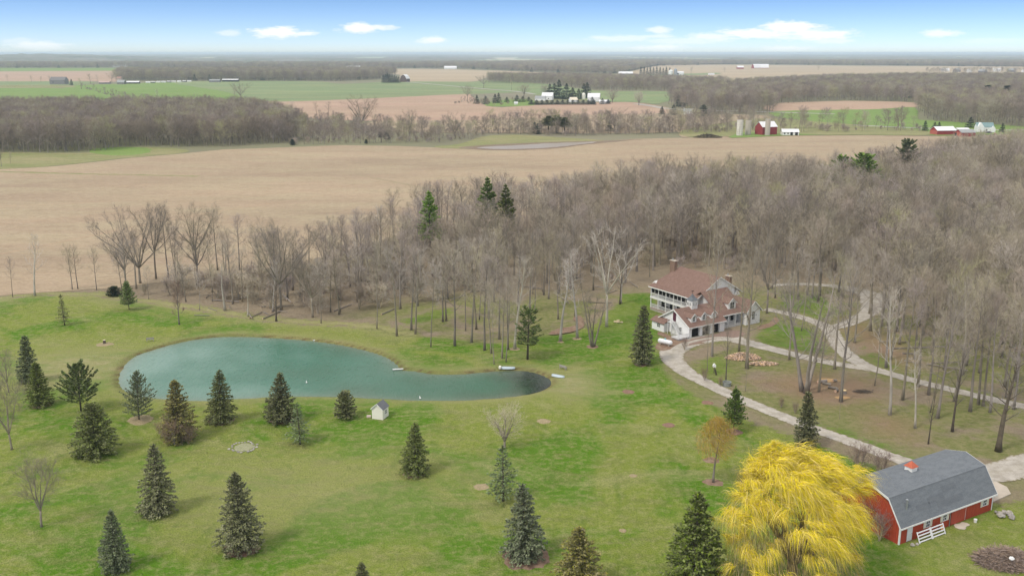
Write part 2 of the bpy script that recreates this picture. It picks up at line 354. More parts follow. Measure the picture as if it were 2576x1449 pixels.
# green only away from the pond; straw-coloured margins by the water, along the wood edge, at the right end
dry = np.exp(-np.abs(np.minimum(sp, 0)+1.2)/2.2)*.6*(sp < 1)
left_end = np.exp(-((P[:,0]-G(225,905)[0])**2/14**2+(P[:,1]-G(225,925)[1])**2/13**2)); dry = np.maximum(dry, left_end*1.0)
rend = np.exp(-((P[:,0]-G(1440,965)[0])**2/6**2+(P[:,1]-G(1440,965)[1])**2/9**2)); dry = np.maximum(dry, rend*.9)
strip = np.exp(-np.abs(sl+2.0)/3.4)*(P[:,0] < -20)*(sl > -9); dry = np.maximum(dry, strip); lawn = np.maximum(lawn, strip*.8)
lowl = np.exp(-((P[:,0]+30)**2/26**2+(P[:,1]-125)**2/14**2))*.42; dry = np.maximum(dry, lowl)
near_shore = np.clip((P[:,1]-163)/6, 0, 1); bank = np.clip(1.3*np.exp(-np.abs(sp+.20)/.38), 0, 1)*(.25+.75*near_shore)
mud = np.clip((sp-.6)/2, 0, 1)
field_q = [G(*p) for p in [(-900,738),(0,745),(150,733),(280,725),(420,708),(600,690),(760,660),(880,630),(1000,595),(1150,565),(1300,545),(1500,522),(1800,508),(2000,500),(2200,476),(2350,440),(2460,420),(2700,385),(2576,336),(2460,342),(2340,343),(2200,341),(2050,342),(1900,341),(1740,347),(1600,350),(1520,355),(1450,366),(1380,374),(1300,378),(1215,378),(1130,373),(1000,368),(861,366),(700,372),(560,377),(450,388),(330,398),(240,408),(150,418),(60,424),(-200,432),(-900,450)]]
gz = vnoise(P[:,0]/38, P[:,1]/38, 3)*.20+vnoise(P[:,0]/11, P[:,1]/11, 4)*.05
flat = np.clip((-sp-1)/8, 0, 1)
flat = np.minimum(flat, np.clip((-sdist(P, field_q)-1)/10, 0, 1)); gz = gz*flat
for dp, hw in DRIVES:
    line = [G(*p) for p in dp]; dd = sdist(P, line, closed=False); flat = np.minimum(flat, np.clip((dd-4)/8, 0, 1))
hx, hy = 45.0, 209.0; flat = np.minimum(flat, np.clip((np.hypot(P[:,0]-hx, P[:,1]-hy)-22)/8, 0, 1))
flat = np.minimum(flat, np.clip((np.hypot(P[:,0]-57, P[:,1]-117)-16)/8, 0, 1))
flat = np.minimum(flat, np.clip((np.minimum.reduce([P[:,0]-GX0, GX1-P[:,0], P[:,1]-GY0, GY1-P[:,1]]))/10, 0, 1))
gz = gz*flat
gz = np.where(sp > -2.2, np.minimum(gz, np.interp(sp, [-2.2, -.9, -.35, 0, .6, 3, 10], [0, -.04, -.16, -.42, -.62, -.95, -2.2])), gz)
def ground_height(x, y):
    i = int(round(x-GX0)); j = int(round(y-GY0))
    if 0 <= i < len(xs) and 0 <= j < len(ys): return float(gz[j*len(xs)+i])
    return 0.0
nx, ny = len(xs), len(ys)
J, I = np.meshgrid(np.arange(ny-1), np.arange(nx-1), indexing='ij'); a0 = (J*nx+I).ravel()
quads = np.stack([a0, a0+1, a0+nx+1, a0+nx], 1)
is_lawn = lawn[quads].mean(1) > .5
def sheet(name, sel):
    q = quads[sel]; used, inv = np.unique(q, return_inverse=True); inv = inv.reshape(q.shape)
    me = bpy.data.meshes.new(name); me.vertices.add(len(used)); me.vertices.foreach_set('co', np.stack([P[used,0], P[used,1], gz[used]], 1).ravel())
    me.loops.add(q.size); me.loops.foreach_set('vertex_index', inv.ravel()); me.polygons.add(len(q)); me.polygons.foreach_set('loop_start', np.arange(len(q))*4)
    me.polygons.foreach_set('use_smooth', np.ones(len(q), bool))
    me.update(calc_edges=True); me.materials.append(M_GROUND)
    for nme, arr in (('lawn', lawn), ('dry', dry), ('bank', bank), ('mud', mud), ('rust', rust), ('open', opn), ('green', green)):
        at_ = me.attributes.new(nme, 'FLOAT', 'POINT'); at_.data.foreach_set('value', arr[used].astype(np.float32))
    return tag(obj(name, me), kind='structure')
sheet('lawn', is_lawn); sheet('woodland_floor', ~is_lawn)
M_FAR = mat('far_ground', (.25,.225,.155), (.19,.175,.115), scale=.012, coords='Position', detail=8, c3=(.155,.175,.075), scale3=.006, f3=.6)
FARX, FARY = 26000, 33000
bm_ = MB()
for (x0, y0, x1, y1) in ((-FARX, -600, GX0, FARY), (GX1, -600, FARX, FARY), (GX0, -600, GX1, GY0), (GX0, GY1, GX1, FARY)):
    bm_.add([(x0,y0,0),(x1,y0,0),(x1,y1,0),(x0,y1,0)], [(0,1,2,3)])
tag(bm_.build('ground', M_FAR), kind='structure')

def crop(name, c1, c2, c3, f3=.5, s=.02): return mat(name, c1, c2, scale=s, coords='Position', detail=9, stretch=(.35, 1, 1), c3=c3, scale3=s*3.3, f3=f3, bump=.5, bscale=.9, grain=True)
M_STUB = crop('corn_stubble', (.45,.345,.235), (.345,.262,.18), (.43,.36,.235), .6, .016)
M_PINK = crop('bare_tilled_soil', (.49,.33,.245), (.41,.285,.205), (.50,.38,.26), .5, .008)
M_TAN = crop('dry_tan_crop', (.52,.42,.285), (.44,.35,.24), (.41,.33,.22), .5, .004)
M_WHEAT = crop('winter_wheat', (.22,.30,.13), (.185,.25,.115), (.30,.32,.155), .6, .006)
M_BRIGHT = crop('bright_pasture', (.19,.30,.065), (.22,.30,.085), (.15,.26,.05), .5, .01)
M_MEADOW = crop('rough_meadow', (.34,.30,.16), (.26,.27,.11), (.20,.24,.08), .6, .03)
M_ROAD = mat('pale_road', (.42,.40,.36), (.36,.34,.30), scale=.2, coords='Position')
M_SOILD = crop('damp_soil', (.28,.21,.15), (.23,.175,.125), (.2,.16,.11), .5, .02)

from_points('crop_field', field_q, .05, M_STUB, jit=.5, seed=3)
farf = [
 ('rough_meadow', [(-300,390),(0,384),(130,386),(235,384),(330,372),(430,373),(480,380),(440,388),(330,397),(240,407),(150,417),(60,423),(-300,436)], M_MEADOW),
 ('grass_patch', [(225,377),(300,371),(372,373),(372,386),(310,392),(240,388)], M_BRIGHT),
 ('pond_margin', [(1090,371),(1160,362),(1215,344),(1300,340),(1400,346),(1520,354),(1480,362),(1400,372),(1300,378),(1215,377)], M_MEADOW),
 ('damp_strip', [(1150,372),(1230,365),(1330,360),(1440,357),(1540,354),(1640,350),(1600,353),(1480,364),(1400,374),(1300,378.5),(1215,378)], M_SOILD),
 ('tilled_field', [(600,300),(660,262),(640,256),(861,251),(1095,240),(1170,233),(1225,268),(1335,266),(1440,262),(1530,258),(1600,259),(1690,274),(1700,285),(1500,290),(1300,302),(1000,306),(800,300),(700,290)], M_PINK),
 ('stubble_field', [(940,306),(1300,301),(1500,290),(1700,285),(1760,292),(1760,330),(1300,335),(960,330)], M_STUB),
 ('pasture', [(200,215),(335,211),(435,208),(560,230),(650,254),(640,262),(560,275),(400,285),(260,285),(190,250),(160,224)], M_BRIGHT),
 ('wheat_field', [(435,208),(636,205),(804,206),(861,212),(1015,206),(1160,222),(1296,232),(1200,237),(1095,240.5),(861,251.5),(650,255),(560,230)], M_WHEAT),
 ('pasture', [(-300,222),(150,223),(190,235),(200,247),(-300,252)], M_BRIGHT),
 ('stubble_field', [(-300,213),(130,215),(150,222),(-300,222)], M_MEADOW),
 ('pasture', [(-300,202),(200,205),(205,214),(130,215),(-300,213)], M_WHEAT),
 ('tilled_field', [(-300,181),(100,180),(280,178.5),(300,203),(200,205),(-300,202)], M_PINK),
 ('wheat_field', [(-300,172.5),(200,172),(330,172),(330,178),(100,180),(-300,181)], M_BRIGHT),
 ('dry_field', [(870,176),(1050,174),(1290,180),(1420,186),(1480,190),(1380,193),(1230,195),(1190,206),(1015,206),(1005,190),(960,184)], M_TAN),
 ('wheat_field', [(1015,206.5),(1190,206.5),(1230,203),(1380,213),(1500,229),(1672,231),(1690,246),(1660,262),(1600,258),(1530,257),(1440,250),(1345,240),(1296,231),(1160,221)], M_WHEAT),
 ('lawn', [(1222,268),(1250,254),(1335,252),(1340,266)], M_BRIGHT),
 ('dry_field', [(1420,189),(1560,187),(1640,167),(1720,163),(1850,164),(2000,165),(2230,167),(2900,170),(2900,188),(2400,190),(2200,190),(2080,192),(1960,208),(1900,212),(1850,215),(1715,207),(1600,199),(1480,193)], M_TAN),
 ('grass_patch', [(1590,190),(1800,184),(1800,188),(1700,191),(1600,193)], M_WHEAT),
 ('tilled_field', [(1935,262),(2090,256),(2150,255),(2298,259),(2300,272),(2200,276),(1950,281)], M_PINK),
 ('pasture', [(1950,281),(2200,276),(2300,271),(2310,300),(2340,304),(2576,320),(2576,336),(2460,341),(2330,341),(2250,322),(1980,300)], M_BRIGHT),
 ('stubble_field', [(1710,294),(1930,292),(1930,336),(1740,346),(1710,338)], M_STUB),
 ('rough_meadow', [(1900,300),(1990,302),(2250,323),(2330,331),(2335,342),(2200,341),(2050,341.5),(1900,341),(1740,346),(1715,330),(1820,310)], M_MEADOW),
 ('farmyard_grass', [(1840,348),(1850,339),(1890,334),(2000,338),(2060,340),(1960,343)], M_BRIGHT),
]
for i, (nme, q, m) in enumerate(farf): field(nme, q, .085+.008*i, m, seed=20+i, smooth=3)
def ribbon(name, dpts, hw, z, m, wob=0.0, seed=1, k=12, edge_attr=False):
    line = smooth_poly([G(*p) for p in dpts], k, closed=False); n = len(line)
    hws = np.interp(np.linspace(0, 1, n), np.linspace(0, 1, len(hw)), hw) if isinstance(hw, (list, tuple)) else np.full(n, hw); rs = random.Random(seed)
    vs = []; fs = []
    for i, p in enumerate(line):
        d = line[min(i+1, n-1)]-line[max(i-1, 0)]; d = d/np.linalg.norm(d); nn = np.array([-d[1], d[0]])
        for s in (-1, -.5, 0, .5, 1):
            w = hws[i]*s*(1+(rs.uniform(-wob, wob) if abs(s) == 1 else 0)); q = p+nn*w; vs.append((q[0], q[1], .05 if s == 0 else 0))
    for i in range(n-1):
        for k_ in range(4): a = i*5+k_; fs.append((a, a+1, a+6, a+5))
    me = bpy.data.meshes.new(name); me.from_pydata(vs, [], fs); me.materials.append(m)
    at_ = me.attributes.new('across', 'FLOAT', 'POINT'); at_.data.foreach_set('value', np.array([1, .5, 0, .5, 1]*n, np.float32))
    me.update()
    if me.polygons[0].normal.z < 0: me.flip_normals()
    return tag(obj(name, me, None, (0,0,z)), kind='structure')
def gravel():
    m, t, b = new_mat('drive_gravel'); n = t.nodes; l = t.links; b.inputs['Roughness'].default_value = .95
    g = n.new('ShaderNodeNewGeometry')
    def noi(s, d=5):
        a = n.new('ShaderNodeTexNoise'); a.inputs['Scale'].default_value = s; a.inputs['Detail'].default_value = d; a.inputs['Roughness'].default_value = .7; l.new(g.outputs['Position'], a.inputs['Vector']); return a.outputs['Fac']
    cr = n.new('ShaderNodeValToRGB'); cr.color_ramp.elements[0].position = .36; cr.color_ramp.elements[1].position = .62
    cr.color_ramp.elements[0].color = (.33,.30,.255,1); cr.color_ramp.elements[1].color = (.49,.455,.405,1); l.new(noi(.5), cr.inputs[0])
    f = n.new('ShaderNodeMapRange'); f.inputs[1].default_value = .5; f.inputs[2].default_value = .66; f.inputs[4].default_value = .5; l.new(noi(7, 3), f.inputs[0])
    mx = n.new('ShaderNodeMixRGB'); l.new(f.outputs[0], mx.inputs[0]); l.new(cr.outputs[0], mx.inputs[1]); mx.inputs[2].default_value = (.27,.22,.17,1)
    a = n.new('ShaderNodeAttribute'); a.attribute_name = 'across'
    # worn centre strip and grassy, brown edges
    ad = n.new('ShaderNodeMath'); ad.operation = 'ADD'; l.new(a.outputs['Fac'], ad.inputs[0])
    sc_ = n.new('ShaderNodeMapRange'); sc_.inputs[1].default_value = .3; sc_.inputs[2].default_value = .7; sc_.inputs[3].default_value = -.28; sc_.inputs[4].default_value = .28; l.new(noi(1.1), sc_.inputs[0]); l.new(sc_.outputs[0], ad.inputs[1])
    e = n.new('ShaderNodeMapRange'); e.inputs[1].default_value = .84; e.inputs[2].default_value = 1.08; l.new(ad.outputs[0], e.inputs[0])
    m2 = n.new('ShaderNodeMixRGB'); l.new(e.outputs[0], m2.inputs[0]); l.new(mx.outputs[0], m2.inputs[1]); m2.inputs[2].default_value = (.20,.17,.09,1)
    c = n.new('ShaderNodeMapRange'); c.inputs[1].default_value = .30; c.inputs[2].default_value = .0; c.inputs[4].default_value = .25; l.new(ad.outputs[0], c.inputs[0])
    m3 = n.new('ShaderNodeMixRGB'); l.new(c.outputs[0], m3.inputs[0]); l.new(m2.outputs[0], m3.inputs[1]); m3.inputs[2].default_value = (.30,.27,.19,1)
    l.new(m3.outputs[0], b.inputs['Base Color'])
    bp = n.new('ShaderNodeBump'); bp.inputs['Distance'].default_value = .03; l.new(noi(6, 3), bp.inputs['Height']); l.new(bp.outputs[0], b.inputs['Normal'])
    return m
M_GRAVEL = gravel()
for i, (dp, hw) in enumerate(DRIVES): ribbon('gravel_drive', dp, [w*.93 for w in hw], .045+.006*i, M_GRAVEL, .07, 11+i)
ribbon('field_road', [(1010,206),(1100,214),(1200,223),(1296,231),(1345,238)], 4.0, .29, M_ROAD, .1, 5)
ribbon('field_road', [(1600,262),(1640,268),(1700,276),(1900,282),(2100,288)], 4.5, .30, M_ROAD, .1, 6)
ribbon('country_road', [(2150,316),(2250,321),(2330,324),(2450,328),(2700,330)], 3.5, .31, M_ROAD, .05, 7)
ribbon('field_track', [(1150,486),(1050,470),(960,452),(900,440)], .9, .07, mat('track_soil', (.33,.26,.17), (.28,.24,.14), .3, coords='Position'), .5, 8)
for i_, q_ in enumerate([[(0,520),(300,505),(700,470),(1100,430),(1500,400)],[(0,640),(200,600),(500,540),(900,480)],[(300,470),(700,440),(1100,405)],[(1300,470),(1600,430),(2000,390),(2300,370)],[(0,565),(350,530),(760,480),(1150,440)]]): ribbon('tractor_track', q_, .45, .062+.002*i_, mat('track_shade%d' % i_, (.43,.31,.205), (.36,.26,.18), .3, coords='Position'), .6, 50+i_, 14)
ribbon('grass_strip', [(-60,430),(120,436),(300,440),(500,444)], 1.6, .075, M_MEADOW, .6, 9)
# brick-toned paving in front of the garage
M_PAVE = mat('red_brown_paving', (.27,.19,.155), (.21,.15,.12), 2.5, coords='Position', bump=.02, bscale=8)
tag(from_points('garage_apron', [G(*p) for p in [(1728,858),(1745,852),(1790,843),(1832,832),(1860,832),(1880,842),(1850,850),(1800,853),(1760,862),(1735,870)]], .075, M_PAVE, jit=.1), kind='structure')
M_MULCH = mat('brown_mulch', (.255,.165,.115), (.17,.105,.07), 2.0, coords='Position', bump=.05, bscale=6, c3=(.30,.24,.17), scale3=.8, f3=.5)
for q, z in (([(1648,874),(1662,858),(1690,850),(1720,858),(1760,860),(1770,864),(1715,872),(1685,880),(1660,882)], .06), ([(1660,835),(1690,846),(1735,857),(1735,861),(1690,855),(1655,842)], .068), ([(1380,842),(1400,828),(1450,818),(1440,800),(1462,796),(1470,818),(1455,830),(1425,838)], .06),
             ([(1905,822),(1935,812),(1950,798),(1960,806),(1945,820),(1910,830)], .06)):
    from_points('mulch_path', smooth_poly([G(*p) for p in q], 3), z, M_MULCH, jit=.15)
M_CONC = mat('old_concrete', (.50,.44,.37), (.43,.38,.31), .6, coords='Position', bump=.01)
apr = [G(*p) for p in [(2486,1262),(2500,1262),(2543,1243),(2533,1226),(2506,1213),(2470,1215)]]
mb = MB(); mb.slab([(x, y, .12) for x, y in apr], .14); tag(mb.build('concrete_apron', M_CONC), kind='structure')

# ------------------------------------------------------------------ water
def water(name, far=False):
    m, t, b = new_mat(name); n = t.nodes; l = t.links
    b.inputs['Roughness'].default_value = .09; b.inputs['Specular IOR Level'].default_value = .34; b.inputs['IOR'].default_value = 1.33
    g = n.new('ShaderNodeNewGeometry')
    if far: b.inputs['Base Color'].default_value = (.30,.25,.20,1); b.inputs['Roughness'].default_value = .3
    else:
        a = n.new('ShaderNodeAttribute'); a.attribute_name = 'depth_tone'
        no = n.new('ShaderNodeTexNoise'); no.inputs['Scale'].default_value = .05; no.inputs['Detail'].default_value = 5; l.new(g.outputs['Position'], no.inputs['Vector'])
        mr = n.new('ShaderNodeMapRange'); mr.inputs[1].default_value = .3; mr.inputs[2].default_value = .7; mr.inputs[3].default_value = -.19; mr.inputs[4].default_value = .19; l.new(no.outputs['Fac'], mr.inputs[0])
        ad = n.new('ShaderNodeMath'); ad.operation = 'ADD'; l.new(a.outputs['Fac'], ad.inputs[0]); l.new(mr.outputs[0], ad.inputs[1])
        cr = n.new('ShaderNodeValToRGB'); e = cr.color_ramp.elements; e[0].position = 0; e[0].color = (.155,.265,.215,1); e[1].position = 1; e[1].color = (.014,.020,.013,1)  # teal to green water colour; the last dark stop paints the reflected trees
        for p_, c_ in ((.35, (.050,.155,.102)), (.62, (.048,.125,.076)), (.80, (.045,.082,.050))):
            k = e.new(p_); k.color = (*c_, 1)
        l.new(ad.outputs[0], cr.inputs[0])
        sh = n.new('ShaderNodeAttribute'); sh.attribute_name = 'shallow'
        mx = n.new('ShaderNodeMixRGB'); l.new(sh.outputs['Fac'], mx.inputs[0]); l.new(cr.outputs[0], mx.inputs[1]); mx.inputs[2].default_value = (.175,.19,.135,1)
        l.new(mx.outputs[0], b.inputs['Base Color'])
    mp = n.new('ShaderNodeMapping'); mp.inputs['Rotation'].default_value = (0,0,R(35)); mp.inputs['Scale'].default_value = (1, .38, 1); l.new(g.outputs['Position'], mp.inputs[0])
    w1 = n.new('ShaderNodeTexNoise'); w1.inputs['Scale'].default_value = 1.5; w1.inputs['Detail'].default_value = 3; w1.inputs['Distortion'].default_value = .8; l.new(mp.outputs[0], w1.inputs['Vector'])
    w2 = n.new('ShaderNodeTexNoise'); w2.inputs['Scale'].default_value = 5; w2.inputs['Detail'].default_value = 2; l.new(mp.outputs[0], w2.inputs['Vector'])
    ad2 = n.new('ShaderNodeMath'); ad2.operation = 'MULTIPLY_ADD'; l.new(w2.outputs['Fac'], ad2.inputs[0]); ad2.inputs[1].default_value = .3; l.new(w1.outputs['Fac'], ad2.inputs[2])
    bp = n.new('ShaderNodeBump'); bp.inputs['Distance'].default_value = .12 if not far else .04; l.new(ad2.outputs[0], bp.inputs['Height']); l.new(bp.outputs[0], b.inputs['Normal'])
    return m
wp = np.array(POND); cx_, cy_ = wp.mean(0)
gx = np.arange(wp[:,0].min()-3, wp[:,0].max()+3, 1.0); gy = np.arange(wp[:,1].min()-3, wp[:,1].max()+3, 1.0)
WX, WY = np.meshgrid(gx, gy); W = np.stack([WX.ravel(), WY.ravel()], 1); ws = sdist(W, POND)
J, I = np.meshgrid(np.arange(len(gy)-1), np.arange(len(gx)-1), indexing='ij'); a1 = (J*len(gx)+I).ravel(); wq = np.stack([a1, a1+1, a1+len(gx)+1, a1+len(gx)], 1)
wq = wq[(ws[wq].max(1) > -1.0)]; used, inv = np.unique(wq, return_inverse=True); inv = inv.reshape(wq.shape)
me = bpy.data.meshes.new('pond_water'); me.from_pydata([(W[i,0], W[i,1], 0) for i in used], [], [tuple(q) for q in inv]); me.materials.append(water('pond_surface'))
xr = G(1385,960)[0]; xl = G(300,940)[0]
tone = np.interp(W[used,0], [xl, xl+8, xl+30, -20, -5, 2, xr], [.0, .20, .36, .55, .78, .92, 1.0])  # greener with depth and algae; dark tree reflection painted in towards the right end
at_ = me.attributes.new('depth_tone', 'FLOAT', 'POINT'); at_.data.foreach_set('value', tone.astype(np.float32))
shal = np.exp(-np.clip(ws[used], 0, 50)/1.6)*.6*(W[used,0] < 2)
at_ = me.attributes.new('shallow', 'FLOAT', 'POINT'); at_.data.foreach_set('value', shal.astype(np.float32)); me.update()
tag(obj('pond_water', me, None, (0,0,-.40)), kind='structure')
field('field_pond_water', [(1200,373.5),(1230,369.5),(1290,367),(1370,362),(1450,359),(1500,358),(1470,363),(1400,370.5),(1330,374.5),(1270,376)], .125, water('muddy_water', True), seed=2)

# ------------------------------------------------------------------ haze
haze_m = bpy.data.materials.new('haze_air'); haze_m.use_nodes = True; ht = haze_m.node_tree; ht.nodes.clear()
ho = ht.nodes.new('ShaderNodeOutputMaterial'); pv = ht.nodes.new('ShaderNodeVolumePrincipled'); ht.links.new(pv.outputs[0], ho.inputs['Volume'])
pv.inputs['Color'].default_value = (.70,.86,1.0,1); pv.inputs['Density'].default_value = 0.85e-4; pv.inputs['Anisotropy'].default_value = 0.1
hz_ = MB(); hz_.box(-FARX-50, -700, -3.5, FARX+50, FARY+60, 67); tag(hz_.build('haze', haze_m), kind='stuff')

# ------------------------------------------------------------------ trees
M_BARK = mat('grey_bark', (.30,.265,.22), (.19,.165,.14), 1.2, obj_rand=.25, bump=.03, bscale=3, stretch=(1,1,.2))
M_BARKPALE = mat('pale_bark', (.50,.46,.40), (.34,.31,.27), 1.0, obj_rand=.12, stretch=(1,1,.3))
M_BARKDARK = mat('dark_bark', (.13,.11,.09), (.085,.07,.06), 1.0, obj_rand=.2)
M_TWIG = mat('grey_brown_twigs', (.45,.395,.325), (.355,.31,.25), .5, obj_rand=.30, island=.22)
M_TWIGN = mat('dark_grey_twigs', (.27,.235,.195), (.20,.175,.145), .5, obj_rand=.18, island=.2)
M_TWIGFAR = mat('dark_mauve_far_twigs', (.33,.275,.235), (.25,.21,.18), .5, obj_rand=.25, island=.2)
M_TWIGMAUVE = mat('mauve_twigs', (.43,.36,.315), (.335,.28,.245), .5, obj_rand=.16, island=.2)
M_TWIGPALE = mat('pale_twigs', (.60,.54,.47), (.48,.43,.37), .5, obj_rand=.12, island=.18)
M_TWIGOLIVE = mat('olive_twigs', (.44,.41,.29), (.34,.31,.21), .5, obj_rand=.15, island=.2)

def unit(v): return v/max(1e-9, np.linalg.norm(v))
def rand_perp(rs, d):
    a = rs.normal(size=3); a -= d*a.dot(d); return unit(a)
def grow_branch(rs, p, d, L, n, wob, up):
    pts = [p.copy()]; d = d.copy()
    for i in range(n):
        d = unit(d+rs.normal(size=3)*wob+np.array([0, 0, up])); p = p+d*L/n; pts.append(p.copy())
    return pts, d
class Twigs:
    """thin tapering slivers, gathered as arrays"""
    def __init__(s): s.b = []; s.d = []; s.w = []
    def add(s, p, d, L, w): s.b.append(p); s.d.append(d*L); s.w.append(w)
    def to(s, mb, rs, mi=0):
        if not s.b: return
        b = np.array(s.b); d = np.array(s.d); w = np.array(s.w)[:,None]; r = rs.normal(size=b.shape)
        side = np.cross(d, r); side /= np.linalg.norm(side, axis=1)[:,None]+1e-9
        v = np.stack([b-side*w/2, b+side*w/2, b+d], 1).reshape(-1, 3); o = len(mb.v)
        mb.v.extend(map(tuple, v.tolist())); n = len(b); mb.f.extend([(o+3*i, o+3*i+1, o+3*i+2) for i in range(n)]); mb.m.extend([mi]*n)
def bare_tree(seed, H=22, clear=.4, spread=4.5, limbs=14, vase=0, twigs=4, tw=.035, subs=8, r0=None, tl=1.3, multi=1, lean=0.0, upw=.10, nt2=3):
    """a leafless tree: tapered trunk with limbs (mesh 1) and a crown of fine branches and twigs (mesh 2)"""
    rs = np.random.RandomState(seed); tr = MB(); cr = MB(); T = Twigs(); r0 = r0 or H*.0135
    starts = []
    for m_ in range(multi):
        ang = rs.uniform(0, 6.28); off = np.array([math.cos(ang), math.sin(ang), 0])*(.25*r0*4 if multi > 1 else 0)
        d = unit(np.array([math.cos(ang), math.sin(ang), 0])*(.22 if multi > 1 else lean)+np.array([0, 0, 1.])); h = H*(1 if m_ == 0 else rs.uniform(.75, .95)); rr = r0*(1 if multi == 1 else .7)
        if vase:
            pts, d2 = grow_branch(rs, off, d, h*clear, 4, .03, .02)
            rads = [rr*1.25]+[rr*(1-.06*i) for i in range(1, 5)]; tr.tube([tuple(p) for p in pts], rads, 7)
            a0 = rs.uniform(0, 6.28)
            for k in range(vase):
                a = a0+k*6.283/vase+rs.uniform(-.3, .3); sp = rs.uniform(.4, .72)*spread/5.5 if k else .12
                dd = unit(np.array([math.cos(a)*sp, math.sin(a)*sp, 1.])); Lk_ = h*(1-clear)*rs.uniform(.8, 1.0)
                q, _ = grow_branch(rs, pts[-1], dd, Lk_, 6, .07, .03); rk = rr*.62
                tr.tube([tuple(p) for p in q], [rk*(1-.86*i/6) for i in range(7)], 5, cap=False); starts.append((q, Lk_, rk, .12))
        else:
            pts, _ = grow_branch(rs, off, d, h*.85, 9, .035, .03)
            rads = [rr*1.35]+[rr*(1-.88*(i/9)**1.1) for i in range(1, 10)]; tr.tube([tuple(p) for p in pts], rads, 7); starts.append((pts, h, rr, clear))
    for (pts, Ls, rr, cl) in starts:
        n = len(pts)-1; nl = limbs if not vase else max(4, limbs//max(1, vase))+2; a = rs.uniform(0, 6.28)
        if multi > 1: nl = max(5, int(limbs/multi)+1)
        for k in range(nl):
            t = cl+(1-cl)*((k+.3)/nl)**.9*.98; f = t*n; i = min(n-1, int(f)); p = pts[i]+(pts[i+1]-pts[i])*(f-i); a += 2.4+rs.uniform(-.4, .4)
            dtr = unit(pts[i+1]-pts[i]); u = (t-cl)/(1-cl)
            shape = (.62+.55*math.sin(math.pi*min(1, u*.8+.15)))*(1-.22*u); L = spread*shape*rs.uniform(.7, 1.12)*(1 if not vase else .8)
            el_ = rs.uniform(.25, .75)+.5*u; out = np.array([math.cos(a), math.sin(a), 0]); d = unit(out*math.cos(el_)+dtr*math.sin(el_))
            q, dl = grow_branch(rs, p, d, L, 4, .12, upw); rl = max(.022, rr*.26*(1-.55*u))
            tr.tube([tuple(x) for x in q], [rl*(1-.8*j/4) for j in range(5)], 4, cap=False)
            for s_ in range(subs):
                tt = .22+.78*(s_+rs.uniform(0, .8))/subs; g = min(3, int(tt*4)); pp = q[g]+(q[g+1]-q[g])*(tt*4-g); ld = unit(q[g+1]-q[g])
                d2 = unit(ld+rand_perp(rs, ld)*rs.uniform(.5, 1.1)+np.array([0, 0, .18])); L2 = max(.8, L*.5*rs.uniform(.6, 1.15))
                q2, _ = grow_branch(rs, pp, d2, L2, 2, .14, upw); cr.tube([tuple(x) for x in q2], [tw*.6, tw*.4, tw*.15], 3, cap=False)
                for j in range(twigs):
                    v = rs.uniform(.15, 1.0)*2; g2 = min(1, int(v)); p3 = q2[g2]+(q2[g2+1]-q2[g2])*(v-g2); dd = unit(q2[g2+1]-q2[g2])
                    d3 = unit(dd+rand_perp(rs, dd)*rs.uniform(.4, 1.2)+np.array([0, 0, .15])); l3 = tl*rs.uniform(.5, 1.1); T.add(p3, d3, l3, tw)
                    for z_ in range(nt2):
                        p4 = p3+d3*l3*rs.uniform(.2, .9); d4 = unit(d3+rand_perp(rs, d3)*rs.uniform(.5, 1.1)); T.add(p4, d4, l3*rs.uniform(.35, .65), tw*.75)
        tipd = unit(pts[-1]-pts[-2])
        for _ in range(22): T.add(pts[-1]-tipd*rs.uniform(0, 1.5), unit(tipd+rand_perp(rs, tipd)*rs.uniform(.2, .9)), tl*rs.uniform(.6, 1.2), tw)
    T.to(cr, rs)
    return tr, cr
KINDS = {}
def kind(key, H, mats, **kw):
    tr, cr = bare_tree(H=H, **kw); KINDS[key] = (tr.mesh('trunk', mats[0], True), cr.mesh('crown', mats[1]), H, tr, cr, mats)
for i in range(5): kind(f'wood{i}', 24, (M_BARK, M_TWIGMAUVE if i in (1, 4) else M_TWIG), seed=10+i, clear=[.38,.46,.32,.42,.5][i], spread=[5.6,5.0,6.3,5.3,4.6][i], limbs=[17,15,18,16,15][i], twigs=6, lean=[0,.05,.03,.08,.02][i])
for i in range(2): kind(f'pole{i}', 20, (M_BARK, M_TWIG), seed=30+i, clear=.5, spread=3.6, limbs=13, twigs=6, subs=8, r0=.15, lean=.04+.05*i)
for i in range(3): kind(f'vase{i}', 24, (M_BARK, M_TWIGN), seed=40+i, clear=[.2,.34,.28][i], spread=[8.0,6.6,8.8][i], limbs=36, vase=[9,6,8][i], twigs=6, subs=8, tw=.032, r0=.38)
for i in range(3): kind(f'pale{i}', 24, (M_BARKPALE, M_TWIGPALE), seed=50+i, clear=[.35,.3,.45][i], spread=[4.2,5.2,3.4][i], limbs=14, vase=[0,4,0][i], twigs=3, subs=6, tw=.045, nt2=2)
for i in range(2): kind(f'lawn{i}', 9, (M_BARK, M_TWIGN), seed=60+i, clear=.26, spread=4.3, limbs=18, twigs=5, subs=8, tw=.022, tl=.9, r0=.17, vase=[5,6][i])
kind('round', 7, (M_BARK, M_TWIG), seed=65, clear=.2, spread=4.4, limbs=20, twigs=5, subs=8, tw=.022, tl=.8, r0=.24, vase=6)
kind('slim', 11, (M_BARK, mat('reddish_twigs', (.27,.19,.15), (.2,.14,.11), .5, island=.2)), seed=66, clear=.2, spread=2.3, limbs=16, twigs=5, subs=8, tw=.03, tl=.9, r0=.16, upw=.25)
kind('gnarly', 17, (M_BARKDARK, M_TWIGN), seed=67, clear=.3, spread=3.8, limbs=15, twigs=3, subs=6, tw=.04, r0=.36, lean=.05)
kind('olive', 22, (M_BARK, M_TWIGOLIVE), seed=68, clear=.35, spread=5.2, limbs=17, twigs=5, subs=8, tw=.04)
